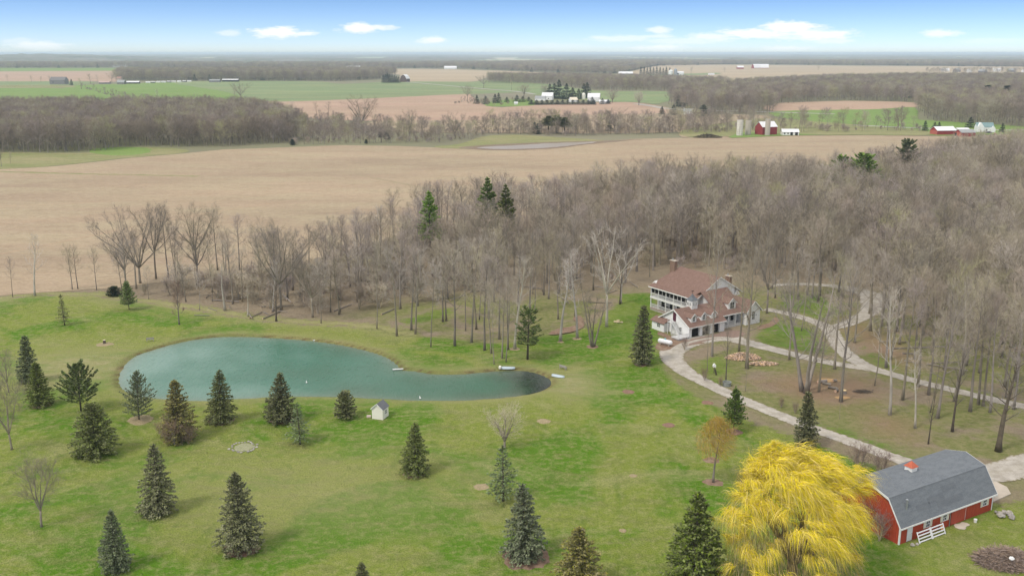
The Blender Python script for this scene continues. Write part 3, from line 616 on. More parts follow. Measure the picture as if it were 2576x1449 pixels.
kind('multi', 17, (M_BARK, M_TWIGN), seed=69, clear=.25, spread=3.4, limbs=18, twigs=4, subs=7, tw=.035, r0=.30, multi=4)
kind('shrub', 4, (M_TWIG, mat('brush_twigs', (.30,.22,.18), (.22,.16,.13), 1, obj_rand=.15, island=.2)), seed=70, clear=.05, spread=1.6, limbs=24, twigs=4, subs=5, tw=.022, tl=.5, r0=.07, multi=7, upw=.2)
kind('snag', 10, (M_BARKPALE, M_TWIGPALE), seed=71, clear=.75, spread=1.6, limbs=4, twigs=0, subs=2, tw=.05, r0=.24, lean=.08, nt2=0)
# coarse variants for distant woods
def coarse(key, **kw):
    tr, cr = bare_tree(**kw); KINDS[key] = (None, None, kw['H'], tr, cr, (M_BARK, kw.get('m', M_TWIG)))
for i, m_ in enumerate((M_TWIGFAR, M_TWIGFAR, M_TWIGFAR, M_TWIGOLIVE)):
    tr, cr = bare_tree(seed=80+i, H=21, clear=[.26,.2,.32,.22][i], spread=[6.2,7,5.8,7.2][i], limbs=16, subs=8, twigs=5, tw=.06, tl=1.7, nt2=3, r0=.2); KINDS[f'far{i}'] = (None, None, 21, tr, cr, (M_BARK, m_))
for i in range(2):
    tr, cr = bare_tree(seed=90+i, H=5.5, clear=.08, spread=2.4, limbs=18, subs=6, twigs=4, tw=.05, tl=.8, nt2=2, multi=5, r0=.1); KINDS[f'scrub{i}'] = (None, None, 5.5, tr, cr, (M_TWIG, M_TWIG if i else M_TWIGMAUVE))

rt = random.Random(77)
def plant(key, px, py, ptop=None, h=None, label='', group=None, name='bare_tree', cat='tree', wide=1.0, xy=None, rz=None, tmat=None, cmat=None):
    x, y = xy or G(px, py); z = ground_height(x, y)-.05
    tm, cm, H, *_ = KINDS[key]; hh = h or (top_h(px, py, ptop) if ptop is not None else H); s = hh/H
    t = thing(name, label, cat, (x, y, z), rt.uniform(0, 6.28) if rz is None else rz, group); t.scale = (s*wide, s*wide, s)
    for nme, me_, mm in (('trunk', tm, tmat), ('crown', cm, cmat)):
        o = obj(nme, me_, t)
        if mm: o.material_slots[0].link = 'OBJECT'; o.material_slots[0].material = mm
    return t

# ---- conifers
def needle_mat(name, a, b_): return mat(name, a, b_, 1.1, rough=.8, obj_rand=.12, island=.38, spec=.15)
M_SPRUCE = needle_mat('spruce_green', (.215,.235,.10), (.125,.14,.062))
M_BLUE = needle_mat('blue_spruce', (.225,.26,.15), (.14,.165,.095))
M_OLIVEN = needle_mat('olive_fir', (.31,.29,.075), (.17,.17,.05))
M_DARKN = needle_mat('dark_yew', (.06,.085,.045), (.035,.05,.03))
M_PINEN = needle_mat('pine_green', (.20,.25,.095), (.125,.16,.065))
M_FRESH = needle_mat('fresh_green', (.26,.37,.10), (.17,.26,.07))
M_FARC = needle_mat('far_conifer', (.075,.105,.075), (.045,.065,.048))
def conifer(seed, H=10, Rr=3.2, base=.05, whorls=24, per=10, dens=1.0, droop=.35, power=.85, spray=.30, ragged=.18, open_=0.0, up=0.0, gap=0.0):
    rs = np.random.RandomState(seed); tr = MB(); cr = MB(); B = []; D = []; S = []; Wd = []
    tr.tube([(0,0,0), (0,0,H*.3), (0,0,H*.7), (0,0,H*.985)], [H*.018, H*.014, H*.007, .01], 7)
    for wi in range(whorls):
        t = base+(1-base)*(wi+rs.uniform(-.3, .3))/whorls; t = min(.99, max(base, t)); u = (t-base)/(1-base)
        Rw = Rr*((1-u)**power)*(1-.25*max(0, .12-u)/.12)+.12; nb = max(4, int(per*(.55+.6*(1-u))))
        a0 = rs.uniform(0, 6.28)
        for k in range(nb):
            if rs.rand() < gap: continue
            a = a0+6.283*k/nb+rs.uniform(-.25, .25); L = Rw*(1+rs.uniform(-ragged, ragged)); o = np.array([math.cos(a), math.sin(a), 0.])
            p = np.array([0, 0, t*H+rs.uniform(-.15, .15)]); el0 = .32+.7*u+up-droop*.5; ns = 5; pts = [p]; e = el0
            for j in range(ns):
                p = p+(o*math.cos(e)+np.array([0, 0, 1.])*math.sin(e))*L/ns; pts.append(p); e -= droop*(.42 if j < 3 else -.30)*(1-.5*u)
            cr.tube([tuple(q) for q in pts[::2]+[pts[-1]]][:4], [.035*(1-u*.6), .02, .012, .008][:len(pts[::2]+[pts[-1]])], 3, 1, cap=False)
            side = np.array([-o[1], o[0], 0.]); cnt = int(dens*L*17)+5
            for _ in range(cnt):
                v = open_+(1-open_)*rs.rand()**.7; f = v*ns; i = min(ns-1, int(f)); q = pts[i]+(pts[i+1]-pts[i])*(f-i)
                bd = unit(pts[i+1]-pts[i]); w = L*.20*(1.05-v)+.10; sgn = rs.choice((-1, 1)); lat = rs.rand()
                q = q+side*sgn*w*lat+np.array([0, 0, -lat*.12+rs.uniform(-.05, .05)])
                d = unit(bd*rs.uniform(.5, 1.1)+side*sgn*rs.uniform(.2, .9)+np.array([0, 0, rs.uniform(-.5, .25)])); B.append(q); D.append(d*spray*rs.uniform(.6, 1.25)); Wd.append(spray*rs.uniform(.28, .5))
    for _ in range(30): B.append(np.array([0, 0, H*(1-rs.rand()*.09)])); D.append(unit(np.array([*rs.normal(size=2)*.5, 1.]))*spray); Wd.append(spray*.3)
    B = np.array(B); D = np.array(D); Wd = np.array(Wd)[:,None]; r = rs.normal(size=B.shape)*.6+np.array([0, 0, 1.]); s_ = np.cross(D, r); s_ /= np.linalg.norm(s_, axis=1)[:,None]+1e-9
    v = np.stack([B, B+D*.5+s_*Wd, B+D, B+D*.5-s_*Wd], 1).reshape(-1, 3); o = len(cr.v); cr.v.extend(map(tuple, v.tolist())); n = len(B)
    cr.f.extend([(o+4*i, o+4*i+1, o+4*i+2, o+4*i+3) for i in range(n)]); cr.m.extend([0]*n)
    return tr, cr
CON = {}
def ckind(key, H, Rr, **kw):
    tr, cr = conifer(H=H, Rr=Rr, **kw); CON[key] = (tr.mesh('trunk', M_BARKDARK, True), cr.mesh('crown', [M_SPRUCE, M_BARKDARK]), H, Rr)
ckind('dense0', 10, 3.1, seed=1, dens=1.15); ckind('dense1', 10, 3.3, seed=2, power=.72, dens=1.15, ragged=.24); ckind('dense2', 10, 3.0, seed=3, droop=.5, power=.8, ragged=.2)
ckind('fat', 8, 3.4, seed=4, power=.55, dens=1.25, whorls=20)
ckind('layer', 9, 4.2, seed=5, whorls=14, per=9, droop=.05, up=.12, dens=.85, power=.75, ragged=.26, base=.1)
ckind('sparse', 9, 2.2, seed=6, whorls=16, per=7, dens=.62, droop=.3, base=.12, ragged=.35, gap=.12)
ckind('column', 10, 2.2, seed=7, power=.62, dens=1.1, base=.06)
ckind('pine', 9, 4.6, seed=8, whorls=12, per=8, droop=-.1, up=.15, dens=.9, power=.5, open_=.35, ragged=.3, base=.16, spray=.38)
ckind('tallpine', 24, 4.6, seed=9, whorls=20, per=8, droop=.15, up=.05, dens=1.5, power=.6, open_=.2, ragged=.38, base=.42, spray=.6, gap=.1)
ckind('windpine', 24, 6.5, seed=14, whorls=13, per=8, droop=.2, up=.05, dens=1.9, power=.5, open_=.3, ragged=.42, base=.5, spray=.75, gap=.1)
ckind('conepine', 24, 4.4, seed=15, whorls=17, per=8, droop=.2, dens=1.3, power=.8, ragged=.3, base=.34, spray=.6, open_=.15)
ckind('scots', 14, 3.0, seed=10, whorls=16, per=7, droop=.0, dens=.75, power=.25, open_=.3, ragged=.35, base=.3, spray=.4, gap=.1)
ckind('young', 6, 2.6, seed=11, whorls=15, per=9, droop=.1, dens=1.0, power=.7, base=.2)
ckind('farspruce', 14, 3.6, seed=12, whorls=15, per=7, dens=.42, spray=.75, base=.03)
ckind('bush', 4, 2.4, seed=13, whorls=10, per=9, power=.4, dens=1.1, spray=.35, up=.25)
def conif(key, px, py, ptop, halfw, label, m=None, group=None, name='spruce_tree', cat='tree', xy=None, h=None, r=None, tilt=0):
    x, y = xy or G(px, py); tm, cm, H, Rr = CON[key]; hh = h or top_h(px, py, ptop); rr = r or halfw*mpp(py)
    t = thing(name, label, cat, (x, y, ground_height(x, y)-.03), rt.uniform(0, 6.28), group); t.scale = (rr/Rr*rt.uniform(.93,1.08), rr/Rr*rt.uniform(.93,1.08), hh/H)
    t.rotation_euler = (R(rt.uniform(-2.2,2.2)), R(rt.uniform(-2.2,2.2)), t.rotation_euler[2])
    obj('trunk', tm, t); c = obj('crown', cm, t)
    if m: c.material_slots[0].link = 'OBJECT'; c.material_slots[0].material = m
    return t
C = conif
C('sparse', 163, 821, 744, 19, 'small sparse dark spruce alone on the upper left lawn', M_SPRUCE)
C('young', 325, 779, 708, 22, 'young bright green conifer at the dry strip by the field edge', M_FRESH, name='young_conifer')
C('bush', 287, 744, 722, 20, 'low dark evergreen bush under the big elms at the wood edge', M_DARKN, name='evergreen_bush', cat='bush')
C('column', 72, 962, 846, 26, 'tall ragged grey-green spruce behind the shorter brownish one at far left', M_BLUE)
C('dense1', 104, 1020, 912, 35, 'brownish green spruce with a brown ring at its foot, far left', M_SPRUCE)
C('pine', 204, 1036, 922, 68, 'wide open-branched pine left of the pond end', M_PINEN, name='pine_tree')
C('fat', 240, 1144, 1018, 55, 'broad dense blue-green spruce in front of the wide open pine', M_SPRUCE)
C('layer', 350, 1056, 934, 50, 'grey layered fir with flat boughs at the left end of the pond', M_BLUE, name='fir_tree')
C('dense1', 452, 1108, 958, 53, 'yellowish olive fir with pink-brown brush at its foot', M_OLIVEN, name='fir_tree')
C('dense2', 555, 1062, 932, 42, 'green spruce at the pond edge, right of the olive fir', M_SPRUCE)
C('dense0', 708, 1058, 936, 45, 'full green spruce at the pond edge with a sparser one in front', M_SPRUCE)
C('sparse', 755, 1114, 1012, 34, 'thin grey-green spruce just in front of the full green one', M_BLUE)
C('bush', 868, 1050, 989, 32, 'round low juniper between the spruces and the white shed', M_SPRUCE, name='juniper', cat='tree')
C('dense2', 399, 1292, 1120, 50, 'tall spruce with pale fresh tip below the olive fir', M_SPRUCE)
C('dense0', 293, 1432, 1278, 45, 'pointed blue-green spruce in the bottom left corner region', M_BLUE)
C('dense1', 610, 1384, 1192, 58, 'large dark spruce with a brown top in the lower left lawn', M_SPRUCE)
C('dense2', 1043, 1190, 1060, 42, 'spruce with a brown mulch ring right of the white shed', M_SPRUCE)
C('sparse', 1266, 1260, 1122, 42, 'blue-grey spruce directly below the round bare tree', M_BLUE)
C('dense2', 1321, 1402, 1215, 63, 'large drooping grey-green spruce at the bottom centre', M_BLUE)
C('dense1', 1457, 1474, 1322, 66, 'olive spruce cut by the bottom edge, right of the drooping one', M_OLIVEN)
C('dense0', 913, 1535, 1415, 40, 'brown spruce tip just showing at the bottom edge', M_SPRUCE)
C('dense0', 1743, 1478, 1230, 90, 'biggest dark spruce, left of the yellow willow', M_SPRUCE)
C('column', 1613, 915, 768, 31, 'tall green spruce in a mulch ring left of the farmhouse', M_SPRUCE)
C('young', 1845, 1084, 977, 35, 'young green pine in a red mulch ring beside the near drive', M_PINEN, name='pine_tree')
C('column', 2028, 1128, 985, 33, 'slim spruce between the yellow willow and the near drive', M_SPRUCE)
C('scots', 1327, 905, 780, 36, 'pine with a dark dense top and thin lower boughs near the pond tip', M_PINEN, name='pine_tree')
C('conepine', 1084, 660, 480, 36, 'yellow-green pine rising above the wood behind the pond', M_FRESH, name='pine_tree')
C('conepine', 1226, 635, 448, 34, 'tall blue-green white pine in the wood, right of the yellow-green pine', M_PINEN, name='pine_tree')
C('conepine', 1275, 640, 466, 30, 'dim olive pine next to the tall blue-green one in the wood', M_SPRUCE, name='pine_tree')
C('windpine', 2108, 545, 396, 34, 'left one of two windswept white pines above the right wood', M_FRESH, name='pine_tree')
C('windpine', 2162, 555, 392, 48, 'right one of two windswept white pines above the right wood', M_FRESH, name='pine_tree')
C('windpine', 2275, 500, 354, 36, 'dark pine beside the big bare tree above the right wood', M_PINEN, name='pine_tree')

# ---- bare trees one can tell apart
L_ = [
 ('wood1', 32, 747, 640, 'thin bare tree at the left edge of the fence row', .6, None),
 ('pale0', 88, 744, 574, 'tall pale forked tree in the fence row at the far left', 1.1, None),
 ('wood2', 182, 728, 612, 'left trunk of the dark pair in the fence row', .8, 'pair'),
 ('wood0', 196, 727, 608, 'right trunk of the dark pair in the fence row', .8, 'pair'),
 ('wood3', 243, 730, 615, 'single bare tree between the dark pair and the great elms', .75, None),
 ('vase1', 318, 727, 585, 'low leaning elm at the left end of the great elms', 1.0, None),
 ('vase0', 353, 713, 516, 'biggest spreading elm of the left wood edge', 1.0, None),
 ('vase1', 393, 702, 512, 'tall elm standing just right of the biggest spreading elm', .8, None),
 ('wood0', 424, 700, 514, 'straight tall tree in the elm cluster', .8, None),
 ('wood3', 443, 703, 548, 'slimmer tree in the elm cluster with a leaning stem', .7, None),
 ('vase1', 496, 690, 511, 'elm with a narrow vase crown, right of the elm cluster', 1.0, None),
 ('wood2', 548, 680, 518, 'open-crowned tree between the vase elm and the thin tree', .9, None),
 ('wood4', 603, 680, 530, 'thin straight tree standing against the crop field', 1.0, None),
 ('vase2', 708, 780, 545, 'great forked tree with twin stems left of the grove', .85, None),
 ('gnarly', 695, 808, 690, 'short crooked dark tree at the lawn edge below the great forked tree', 1.0, None),
 ('snag', 566, 782, 650, 'broken leaning stub at the wood edge', 1.0, None),
 ('snag', 623, 796, 722, 'short pale dead snag by the lawn edge', 1.0, None),
 ('pole0', 808, 815, 640, 'slim leaning tree at the wood edge above the pond', 1.0, None),
 ('pole1', 502, 781, 680, 'slim bare tree by the lawn edge below the vase elm', 1.0, None),
 ('slim', 451, 816, 705, 'narrow reddish bare tree standing on the upper lawn', 1.1, None),
 ('pale0', 1295, 880, 618, 'pale whitish tree with fine crown in the middle of the grove', 1.0, None),
 ('pale2', 1410, 858, 625, 'pale aspen left of another pale aspen, grove right side', 1.2, None),
 ('pale0', 1452, 850, 602, 'pale aspen at the mulch path', 1.0, None),
 ('pale1', 1526, 822, 546, 'tallest pale tree, between grove and farmhouse', 1.0, None),
 ('pale1', 1562, 764, 604, 'pale wide-crowned tree nearest the farmhouse lawn', 1.05, None),
 ('multi', 1492, 872, 686, 'many-stemmed dark tree in a mulch ring on the lawn', 1.0, None),
 ('gnarly', 1559, 766, 650, 'dark straight trunk behind the pale wide-crowned tree', .8, None),
 ('wood2', 1791, 896, 560, 'tall trunk in front of the garage doors', .6, None),
 ('pole0', 1779, 932, 790, 'thin sapling left of the tall trunk by the garage', .8, None),
 ('wood0', 1859, 884, 640, 'left of two big trees in front of the farmhouse end', .8, None),
 ('wood2', 1879, 925, 590, 'big thick tree rising through the firewood pile', .9, None),
 ('vase1', 1929, 788, 612, 'stout old tree right behind the farmhouse end', .9, None),
 ('wood3', 1950, 748, 560, 'tall tree behind the stout old tree by the farmhouse', .8, None),
 ('gnarly', 1826, 960, 810, 'spindly sapling in the drive loop left of the woodpile', .5, None),
 ('pole1', 1875, 985, 830, 'thin stem right below the firewood pile', .5, None),
 ('multi', 2024, 986, 640, 'huge spreading many-stemmed tree in the drive loop', 1.25, None),
 ('olive', 2099, 928, 620, 'straight tall tree at the fork of the drive', .7, None),
 ('wood2', 2115, 1012, 640, 'tall forked trunk below the drive fork', .8, None),
 ('pole0', 2112, 1055, 900, 'thin sapling below the sawn stump', .5, None),
 ('pale0', 2238, 1046, 700, 'white-barked trunk left of the other white-barked trunk', .8, None),
 ('wood3', 2229, 925, 640, 'dark trunk beyond the drive above the white-barked trunk', .8, None),
 ('wood1', 2270, 1007, 680, 'grey trunk at the drive right of the white-barked one', .8, None),
 ('pale2', 2301, 1079, 860, 'white-barked trunk with roots near the middle of the grove by the barn', 1.0, None),
 ('wood1', 2309, 972, 660, 'grey trunk standing at the lower side of the drive', .8, None),
 ('wood4', 2336, 993, 690, 'slim trunk next to the drive, right of the grey one', .8, None),
 ('gnarly', 2335, 1117, 950, 'thin dark leaning tree closest to the barn roof', .5, None),
 ('wood2', 2358, 1055, 700, 'thick mossy trunk in the middle of the grove by the barn', .8, None),
 ('gnarly', 2395, 1088, 850, 'leaning dark trunk right of the thick mossy one', .6, None),
 ('olive', 2421, 942, 640, 'ivy-green trunk beyond the drive on the right', .8, None),
 ('wood0', 2440, 1036, 690, 'straight grey trunk at the drive, upper right grove', .8, None),
 ('wood3', 2461, 1017, 680, 'leftmost of three close dark trunks by the drive', .7, None),
 ('wood4', 2473, 1021, 700, 'middle one of three close dark trunks by the drive', .7, None),
 ('wood1', 2490, 1038, 720, 'rightmost of three close dark trunks by the drive', .7, None),
 ('gnarly', 2511, 1135, 860, 'old rugged dark tree with broken limbs above the barn', 1.2, None),
 ('wood1', 2187, 790, 560, 'trunk at the gravel turning place behind the farmhouse', .8, None),
 ('lawn0', 30, 1133, 975, 'bare round-crowned tree at the left border of the picture', .9, None),
 ('lawn1', 105, 1326, 1172, 'bare fine-twigged tree on the lower left lawn', .95, None),
 ('lawn0', 22, 987, 890, 'faint bare tree at the left border behind the round-crowned one', .8, None),
 ('round', 1269, 1130, 1040, 'small round bare tree above the blue-grey spruce', 1.1, None),
 ('vase1', 2232, 500, 362, 'big bare tree rising over the right wood beside a dark pine', 1.1, None),
 ('olive', 1845, 640, 560, 'broken white snag tree in the wood behind the farmhouse', .5, None),
]
for key, x, y, t, lab, w, g in L_: plant(key, x, y, t, label=lab, wide=w)
extra_ = [(2150,862,640),(2210,846,620),(2262,868,640),(2135,772,590),(2060,745,560),(1995,770,580),(2016,832,620),(2240,905,660),(2300,905,660),(2375,930,680),(2550,1030,760),(2530,1000,720),(2400,1010,760),(2200,970,720),(1985,905,680),(2060,985,740),(2340,1040,800)]
for i, (x, y, t) in enumerate(extra_): plant(['wood0','pole1','wood3','pole0','olive'][i % 5], x, y, t, label=['straight grey','slim leaning','dull brown','slim pole-like','olive-tinged wide'][i % 5]+' bare tree '+('between the two drives below the turning place' if x < 2150 and y < 860 else 'inside the drive loop' if x < 2075 else 'beyond the upper drive' if y < 935 else 'on the near side of the upper drive'), group='trees along the drives: '+['straight','leaning','brown','pole-like','olive'][i % 5]+(' between' if x < 2150 and y < 860 else ' loop' if x < 2075 else ' beyond' if y < 935 else ' near'), wide=.85)
grove = [(998,846,600),(948,828,590),(1045,840,610),(1035,830,600),(1084,872,640),(1114,808,600),(1123,806,590),(1144,869,600),(1171,830,580),(1186,860,600),(1198,827,590),(1206,803,580),(1219,881,620),(1229,800,570),(1256,853,600),(1243,916,700),(1236,889,690),(1263,901,700),(1273,911,690),(1278,880,650),(1303,792,580),(1333,783,570),(1345,787,600),(1404,802,610),(1447,795,620),(1424,758,580),(1368,741,560),(1380,751,570),(1243,761,560)]
gk = ['wood0','pole0','wood3','wood1','pole1','wood4','wood2']
for i, (x, y, t) in enumerate(grove): plant(gk[i % 7], x, y, t, label=('slim' if gk[i % 7].startswith('pole') else 'taller')+' long-trunked bare tree '+('in the left part of the open grove' if x < 1110 else 'in the middle of the open grove' if x < 1215 else 'in the right part of the open grove' if y > 845 else 'at the back of the open grove on the right'), group='long-trunked trees of the open grove, '+('slim ' if gk[i % 7].startswith('pole') else 'tall ')+('left' if x < 1110 else 'middle' if x < 1215 else 'right' if y > 845 else 'back'), wide=.8)
# lone trees out in the farmland
far_ = [('vase0',605,250,205,'great round oak standing in the green pasture',1.3),('wood2',590,262,222,'narrow tree left of the great round pasture oak',1.0),('wood3',398,252,224,'lone bare tree in the pasture above the left wood',1.0),
 ('vase0',910,328,240,'great fan-shaped elm behind the creek thicket',1.25),('wood0',736,292,253,'small tree with dark brush on the tilled field edge',1.4),('wood2',797,292,255,'lone tree in the tilled field, left of two',1.2),('wood0',826,294,253,'lone tree in the tilled field, right of two',1.4),
 ('vase1',1176,256,214,'tall tree at the left end of the farmstead hedge',1.1),('vase2',1217,222,187,'spreading tree where the hedgerow wood begins',1.3),('wood3',1287,228,200,'single slender tree in the pale wheat',1.0),
 ('round',1540,259,230,'yellowish round tree right of the white farmstead',1.3),('round',1607,266,236,'greyish round tree further right of the white farmstead',1.2),('vase0',1545,332,270,'wide oak in the creek tree belt',1.4),
 ('wood2',1254,338,281,'crooked tree at the left of the creek clearing',1.1),('vase2',1310,338,270,'tall rugged tree in the creek tree belt',.9),('vase1',1030,355,275,'dark tall tree in the creek thicket',.8),('vase0',1145,350,280,'clump-crowned tree over the creek thicket',.8),
 ('round',1318,243,218,'pale tree just left of the white farmstead pines',1.4),('round',1372,245,219,'brownish round tree beside the farmstead pines',1.3),
 ('wood0',1738,189,168,'lone tall tree on the far tan field',1.4),('wood2',1823,183,170,'small lone tree on the far tan field',2.0),('wood0',2058,177,165,'dark lone tree on the far right tan field',2.2),
 ('wood0',18,204,188,'leftmost small tree along the far pasture fence',1.6),('wood2',80,207,190,'second small tree along the far pasture fence',1.6),('wood0',103,207,192,'third small tree along the far pasture fence',1.6),('wood2',125,207,190,'fourth small tree, beside the grey barn',2.0),
 ('wood0',205,225,195,'dark bushy tree right of the grey barn',1.6),('wood2',228,211,185,'tree at the far farmyard, left',1.6),('wood0',245,210,187,'tree at the far farmyard, middle',1.3),('vase1',282,210,182,'tallest tree at the far farmyard',1.3),
 ('vase1',4,420,366,'bare tree at the left border of the tan field',.8),('wood2',27,412,380,'small bare bush tree beside it at the field corner',.8),
 ('vase1',2265,330,270,'fan-shaped tree at the edge of the bright field',1.0)]
for key, x, y, t, lab, w in far_: plant(key, x, y, t, label=lab, wide=w)
conf_far = [(736,366,352,8,'small round dark cedar at the field edge','bush'),(921,362,352,5,'tiny dark cedar by the creek thicket, leftmost','bush'),(973,352,334,8,'dark cedar in the creek thicket, left of two','bush'),(958,347,334,8,'dark cedar in the creek thicket, right of two','bush')]
for x, y, t, w, lab, k in conf_far: C(k, x, y, t, w, lab, M_FARC, name='cedar_bush', cat='bush')
for i, (x, y, t, w) in enumerate([(1345,335,308,10),(1352,338,312,9)]): C('farspruce', x, y, t, w, 'dark spruce by the far field pond, '+('left' if i == 0 else 'right')+' of a pair', M_FARC)
for i, (x, y, t, w) in enumerate([(1380,335,292,22),(1400,336,290,24),(1420,337,296,20)]): C('tallpine', x, y, t, w, 'dark olive pine in the clump beyond the field pond', M_SPRUCE, 'pine clump beyond the field pond', 'pine_tree')
C('farspruce', 1532, 330, 305, 11, 'small dark evergreen below the wide oak in the belt', M_FARC)
vil = [(1383,248,213,12),(1395,248,212,14),(1407,249,203,16),(1424,250,212,15),(1440,250,222,14),(1468,248,212,12),(1478,247,209,12),(1455,250,225,12)]
for x, y, t, w in vil: C('farspruce', x, y, t, w, 'tall dark spruce behind the white farmhouse group', M_FARC, 'tall spruces behind the white farmhouses')
hed = [(1337+i*13, 264, 252, 9) for i in range(13)]
for x, y, t, w in hed: C('farspruce', x, y, t, w, 'low dark spruce of the hedge before the white farmhouses', M_FARC, 'spruce hedge before the white farmhouses')
for x, y, t, w in [(1200,262,240,8),(1222,262,243,9),(1245,260,238,10),(1255,260,235,8),(1275,258,245,8),(1300,258,240,9),(1315,257,243,9),(1330,256,245,9)]: C('farspruce', x, y, t, w, 'dark evergreen along the lawn left of the white farmhouses', M_FARC, 'evergreens along the farmstead lawn')
for x, y, t, w in [(1490,262,245,9),(1515,263,248,9),(1530,262,250,8)]: C('farspruce', x, y, t, w, 'dark evergreen between the white sheds of the farmstead', M_FARC, 'evergreens between the farmstead sheds')
for x, y, t, w in [(965+i*5.5, 209, 186+abs(i-2)*1.6, 6) for i in range(8)]: C('farspruce', x, y, t, w, 'dark spruce of the clump left of the far dark barn', M_FARC, 'spruce clump by the far dark barn')
for x, y, t, w in [(1612+i*8, 189, 168+(i*37 % 5), 5) for i in range(10)]: C('farspruce', x, y, t, w, 'far dark spruce in the row left of the silver grain bins', M_FARC, 'spruce row by the far grain bins')
for x, y, t, w, l in [(1665,288,269,9,'smaller dark spruce left of the little white house'),(1695,290,265,13,'bigger dark spruce left of the little white house'),(1770,294,265,22,'broad dark evergreen right of the little white house'),
   (2326,330,305,9,'spruce left of the red farm sheds'),(2350,326,308,8,'left spruce behind the red farm sheds'),(2362,326,308,8,'right spruce behind the red farm sheds'),(2440,322,296,13,'dark spruce left of the white house with teal roof'),(2521,334,311,9,'round dark tree right of the white house with teal roof')]: C('farspruce', x, y, t, w, l, M_FARC)
C('farspruce', 180, 215, 200, 5, 'tiny dark evergreen at the far farmyard', M_FARC)
for x, y, t, w in [(2480,262,215,20),(2530,262,216,22),(2450,258,222,16)]: C('tallpine', x, y, t, w, 'dark pine standing out of the right-hand far wood', M_FARC, 'pines in the right-hand far wood', 'pine_tree')
# shrubs
for x, y, t, w, l, mm in [(440,1118,1052,1.5,'pinkish bare brush under the olive fir',None),(408,1100,1062,1.3,'pale bare brush left of the olive fir',None),(475,1118,1075,1.3,'bare brush right of the olive fir foot',None),
    (1772,957,925,.9,'reddish round bush inside the drive loop',None),(1812,972,948,.9,'small bare bush beside the grey tub',None),(2160,1185,1115,1.2,'bare sucker brush between willow and drive',None),(2215,1200,1135,1.2,'bare brush behind the barn gable',None),
    (1722,880,850,.9,'low shrub before the stair landing',None),(2186,1332,1255,1.0,'bare tangled bush against the barn gable, left',None),(2212,1360,1290,.9,'bare tangled bush against the barn gable, right',None),(1965,1025,1000,1.0,'low brambles between drive and woodpile',None),(2000,1040,1012,.9,'low brambles left of the sawn stump',None)]:
    plant('shrub', x, y, t, label=l, wide=w, name='bare_bush', cat='bush')

# ---- the weeping willow and the young one
M_WILLOW = mat('willow_yellow', (.92,.73,.07), (.72,.56,.06), .35, rough=.7, island=.36, c3=(.46,.42,.09), scale3=.5, f3=.4)
def willow(seed, H, Rr, N, sway, wst):
    rs = np.random.RandomState(seed); tr = MB(); V = []; Fc = []
    tr.tube([(0,0,0),(.2,0,H*.12),(.1,.1,H*.24)], [H*.045, H*.036, H*.034], 9)
    tips = []
    for k in range(11):
        a = k*2.4+rs.uniform(-.3, .3); sp = rs.uniform(.35, .75) if k else .1; d = unit(np.array([math.cos(a)*sp, math.sin(a)*sp, 1.])); L = H*rs.uniform(.58, .72)*(1 if sp < .5 else .92)
        q, _ = grow_branch(rs, np.array([.1,.1,H*.22]), d, L, 7, .09, .03); rk = H*.020; tr.tube([tuple(p) for p in q], [rk*(1-.85*i/7) for i in range(8)], 6, cap=False)
        for j in range(9):
            i = rs.randint(2, 7); aa = rs.uniform(0, 6.28); dd = unit(unit(q[i+1]-q[i])+np.array([math.cos(aa), math.sin(aa), .1])*.9); q2, _ = grow_branch(rs, q[i], dd, Rr*.42*rs.uniform(.6, 1.1), 4, .1, .02)
            tr.tube([tuple(p) for p in q2], [rk*.34*(1-.8*i_/4) for i_ in range(5)], 4, cap=False); tips += q2[2:]
    # tufts of hanging strands over a broken dome
    tufts = []
    for k in range(420):
        a = rs.uniform(0, 6.28); u = rs.rand()**.55; r = Rr*u*rs.uniform(.84, 1.08); zt = H*(.54+.44*math.sqrt(max(0, 1-(u*.97)**2)))+rs.uniform(-1.5, .8)+.9*math.sin(3*a+1.3)*u+.6*math.sin(5*a+r); r *= 1+.09*math.sin(4*a+.7)+.06*math.sin(7*a); tufts.append((r*math.cos(a), r*math.sin(a), zt, rs.uniform(.5, 1.25)))
    for k in range(75):
        a = rs.uniform(0, 6.28); r = Rr*rs.uniform(.6, 1.06); tufts.append((r*math.cos(a), r*math.sin(a), H*rs.uniform(.26, .56), rs.uniform(.5, 1.0)))
    per = N//len(tufts)
    for (tx, ty, tz, sc_) in tufts:
        out = np.array([tx, ty, 0.])/Rr; flow = unit(out*.8+np.array([sway*1.3, -.35*sway, 0])+rs.normal(size=3)*np.array([.5, .5, 0]))
        for _ in range(per):
            p = np.array([tx, ty, tz])+rs.normal(size=3)*np.array([.42, .42, .16])*sc_; L = rs.uniform(.9, 2.7)*sc_*H/15
            d = unit(flow*rs.uniform(.6, 1.2)+rs.normal(size=3)*.28+np.array([0, 0, rs.uniform(-.1, .75)])); w = wst*rs.uniform(.6, 1.3); sd = unit(np.cross(d, rs.normal(size=3))); o = len(V); n = 4
            for i in range(n+1):
                ww = w*(1-.85*i/n)*.5; V.append(tuple(p-sd*ww)); V.append(tuple(p+sd*ww)); d = unit(d+np.array([sway*.10, -.03, -.50])); p = p+d*L/n
                if p[2] < .5: p[2] = .5
            Fc += [(o+2*i, o+2*i+1, o+2*i+3, o+2*i+2) for i in range(n)]
    cr = MB(); cr.v = V; cr.f = Fc; cr.m = [0]*len(Fc)
    # bare brown hanging twigs inside and below the yellow
    T = Twigs()
    for _ in range(5200):
        a = rs.uniform(0, 6.28); r = Rr*rs.rand()**.5*1.02; z0 = H*rs.uniform(.10, .62); T.add(np.array([r*math.cos(a), r*math.sin(a), z0]), unit(np.array([math.cos(a)*.3+sway*.5, math.sin(a)*.3, rs.uniform(-1.2, -.3)])), rs.uniform(.7, 2.0), .045)
    T.to(cr, rs, 1)
    return tr, cr
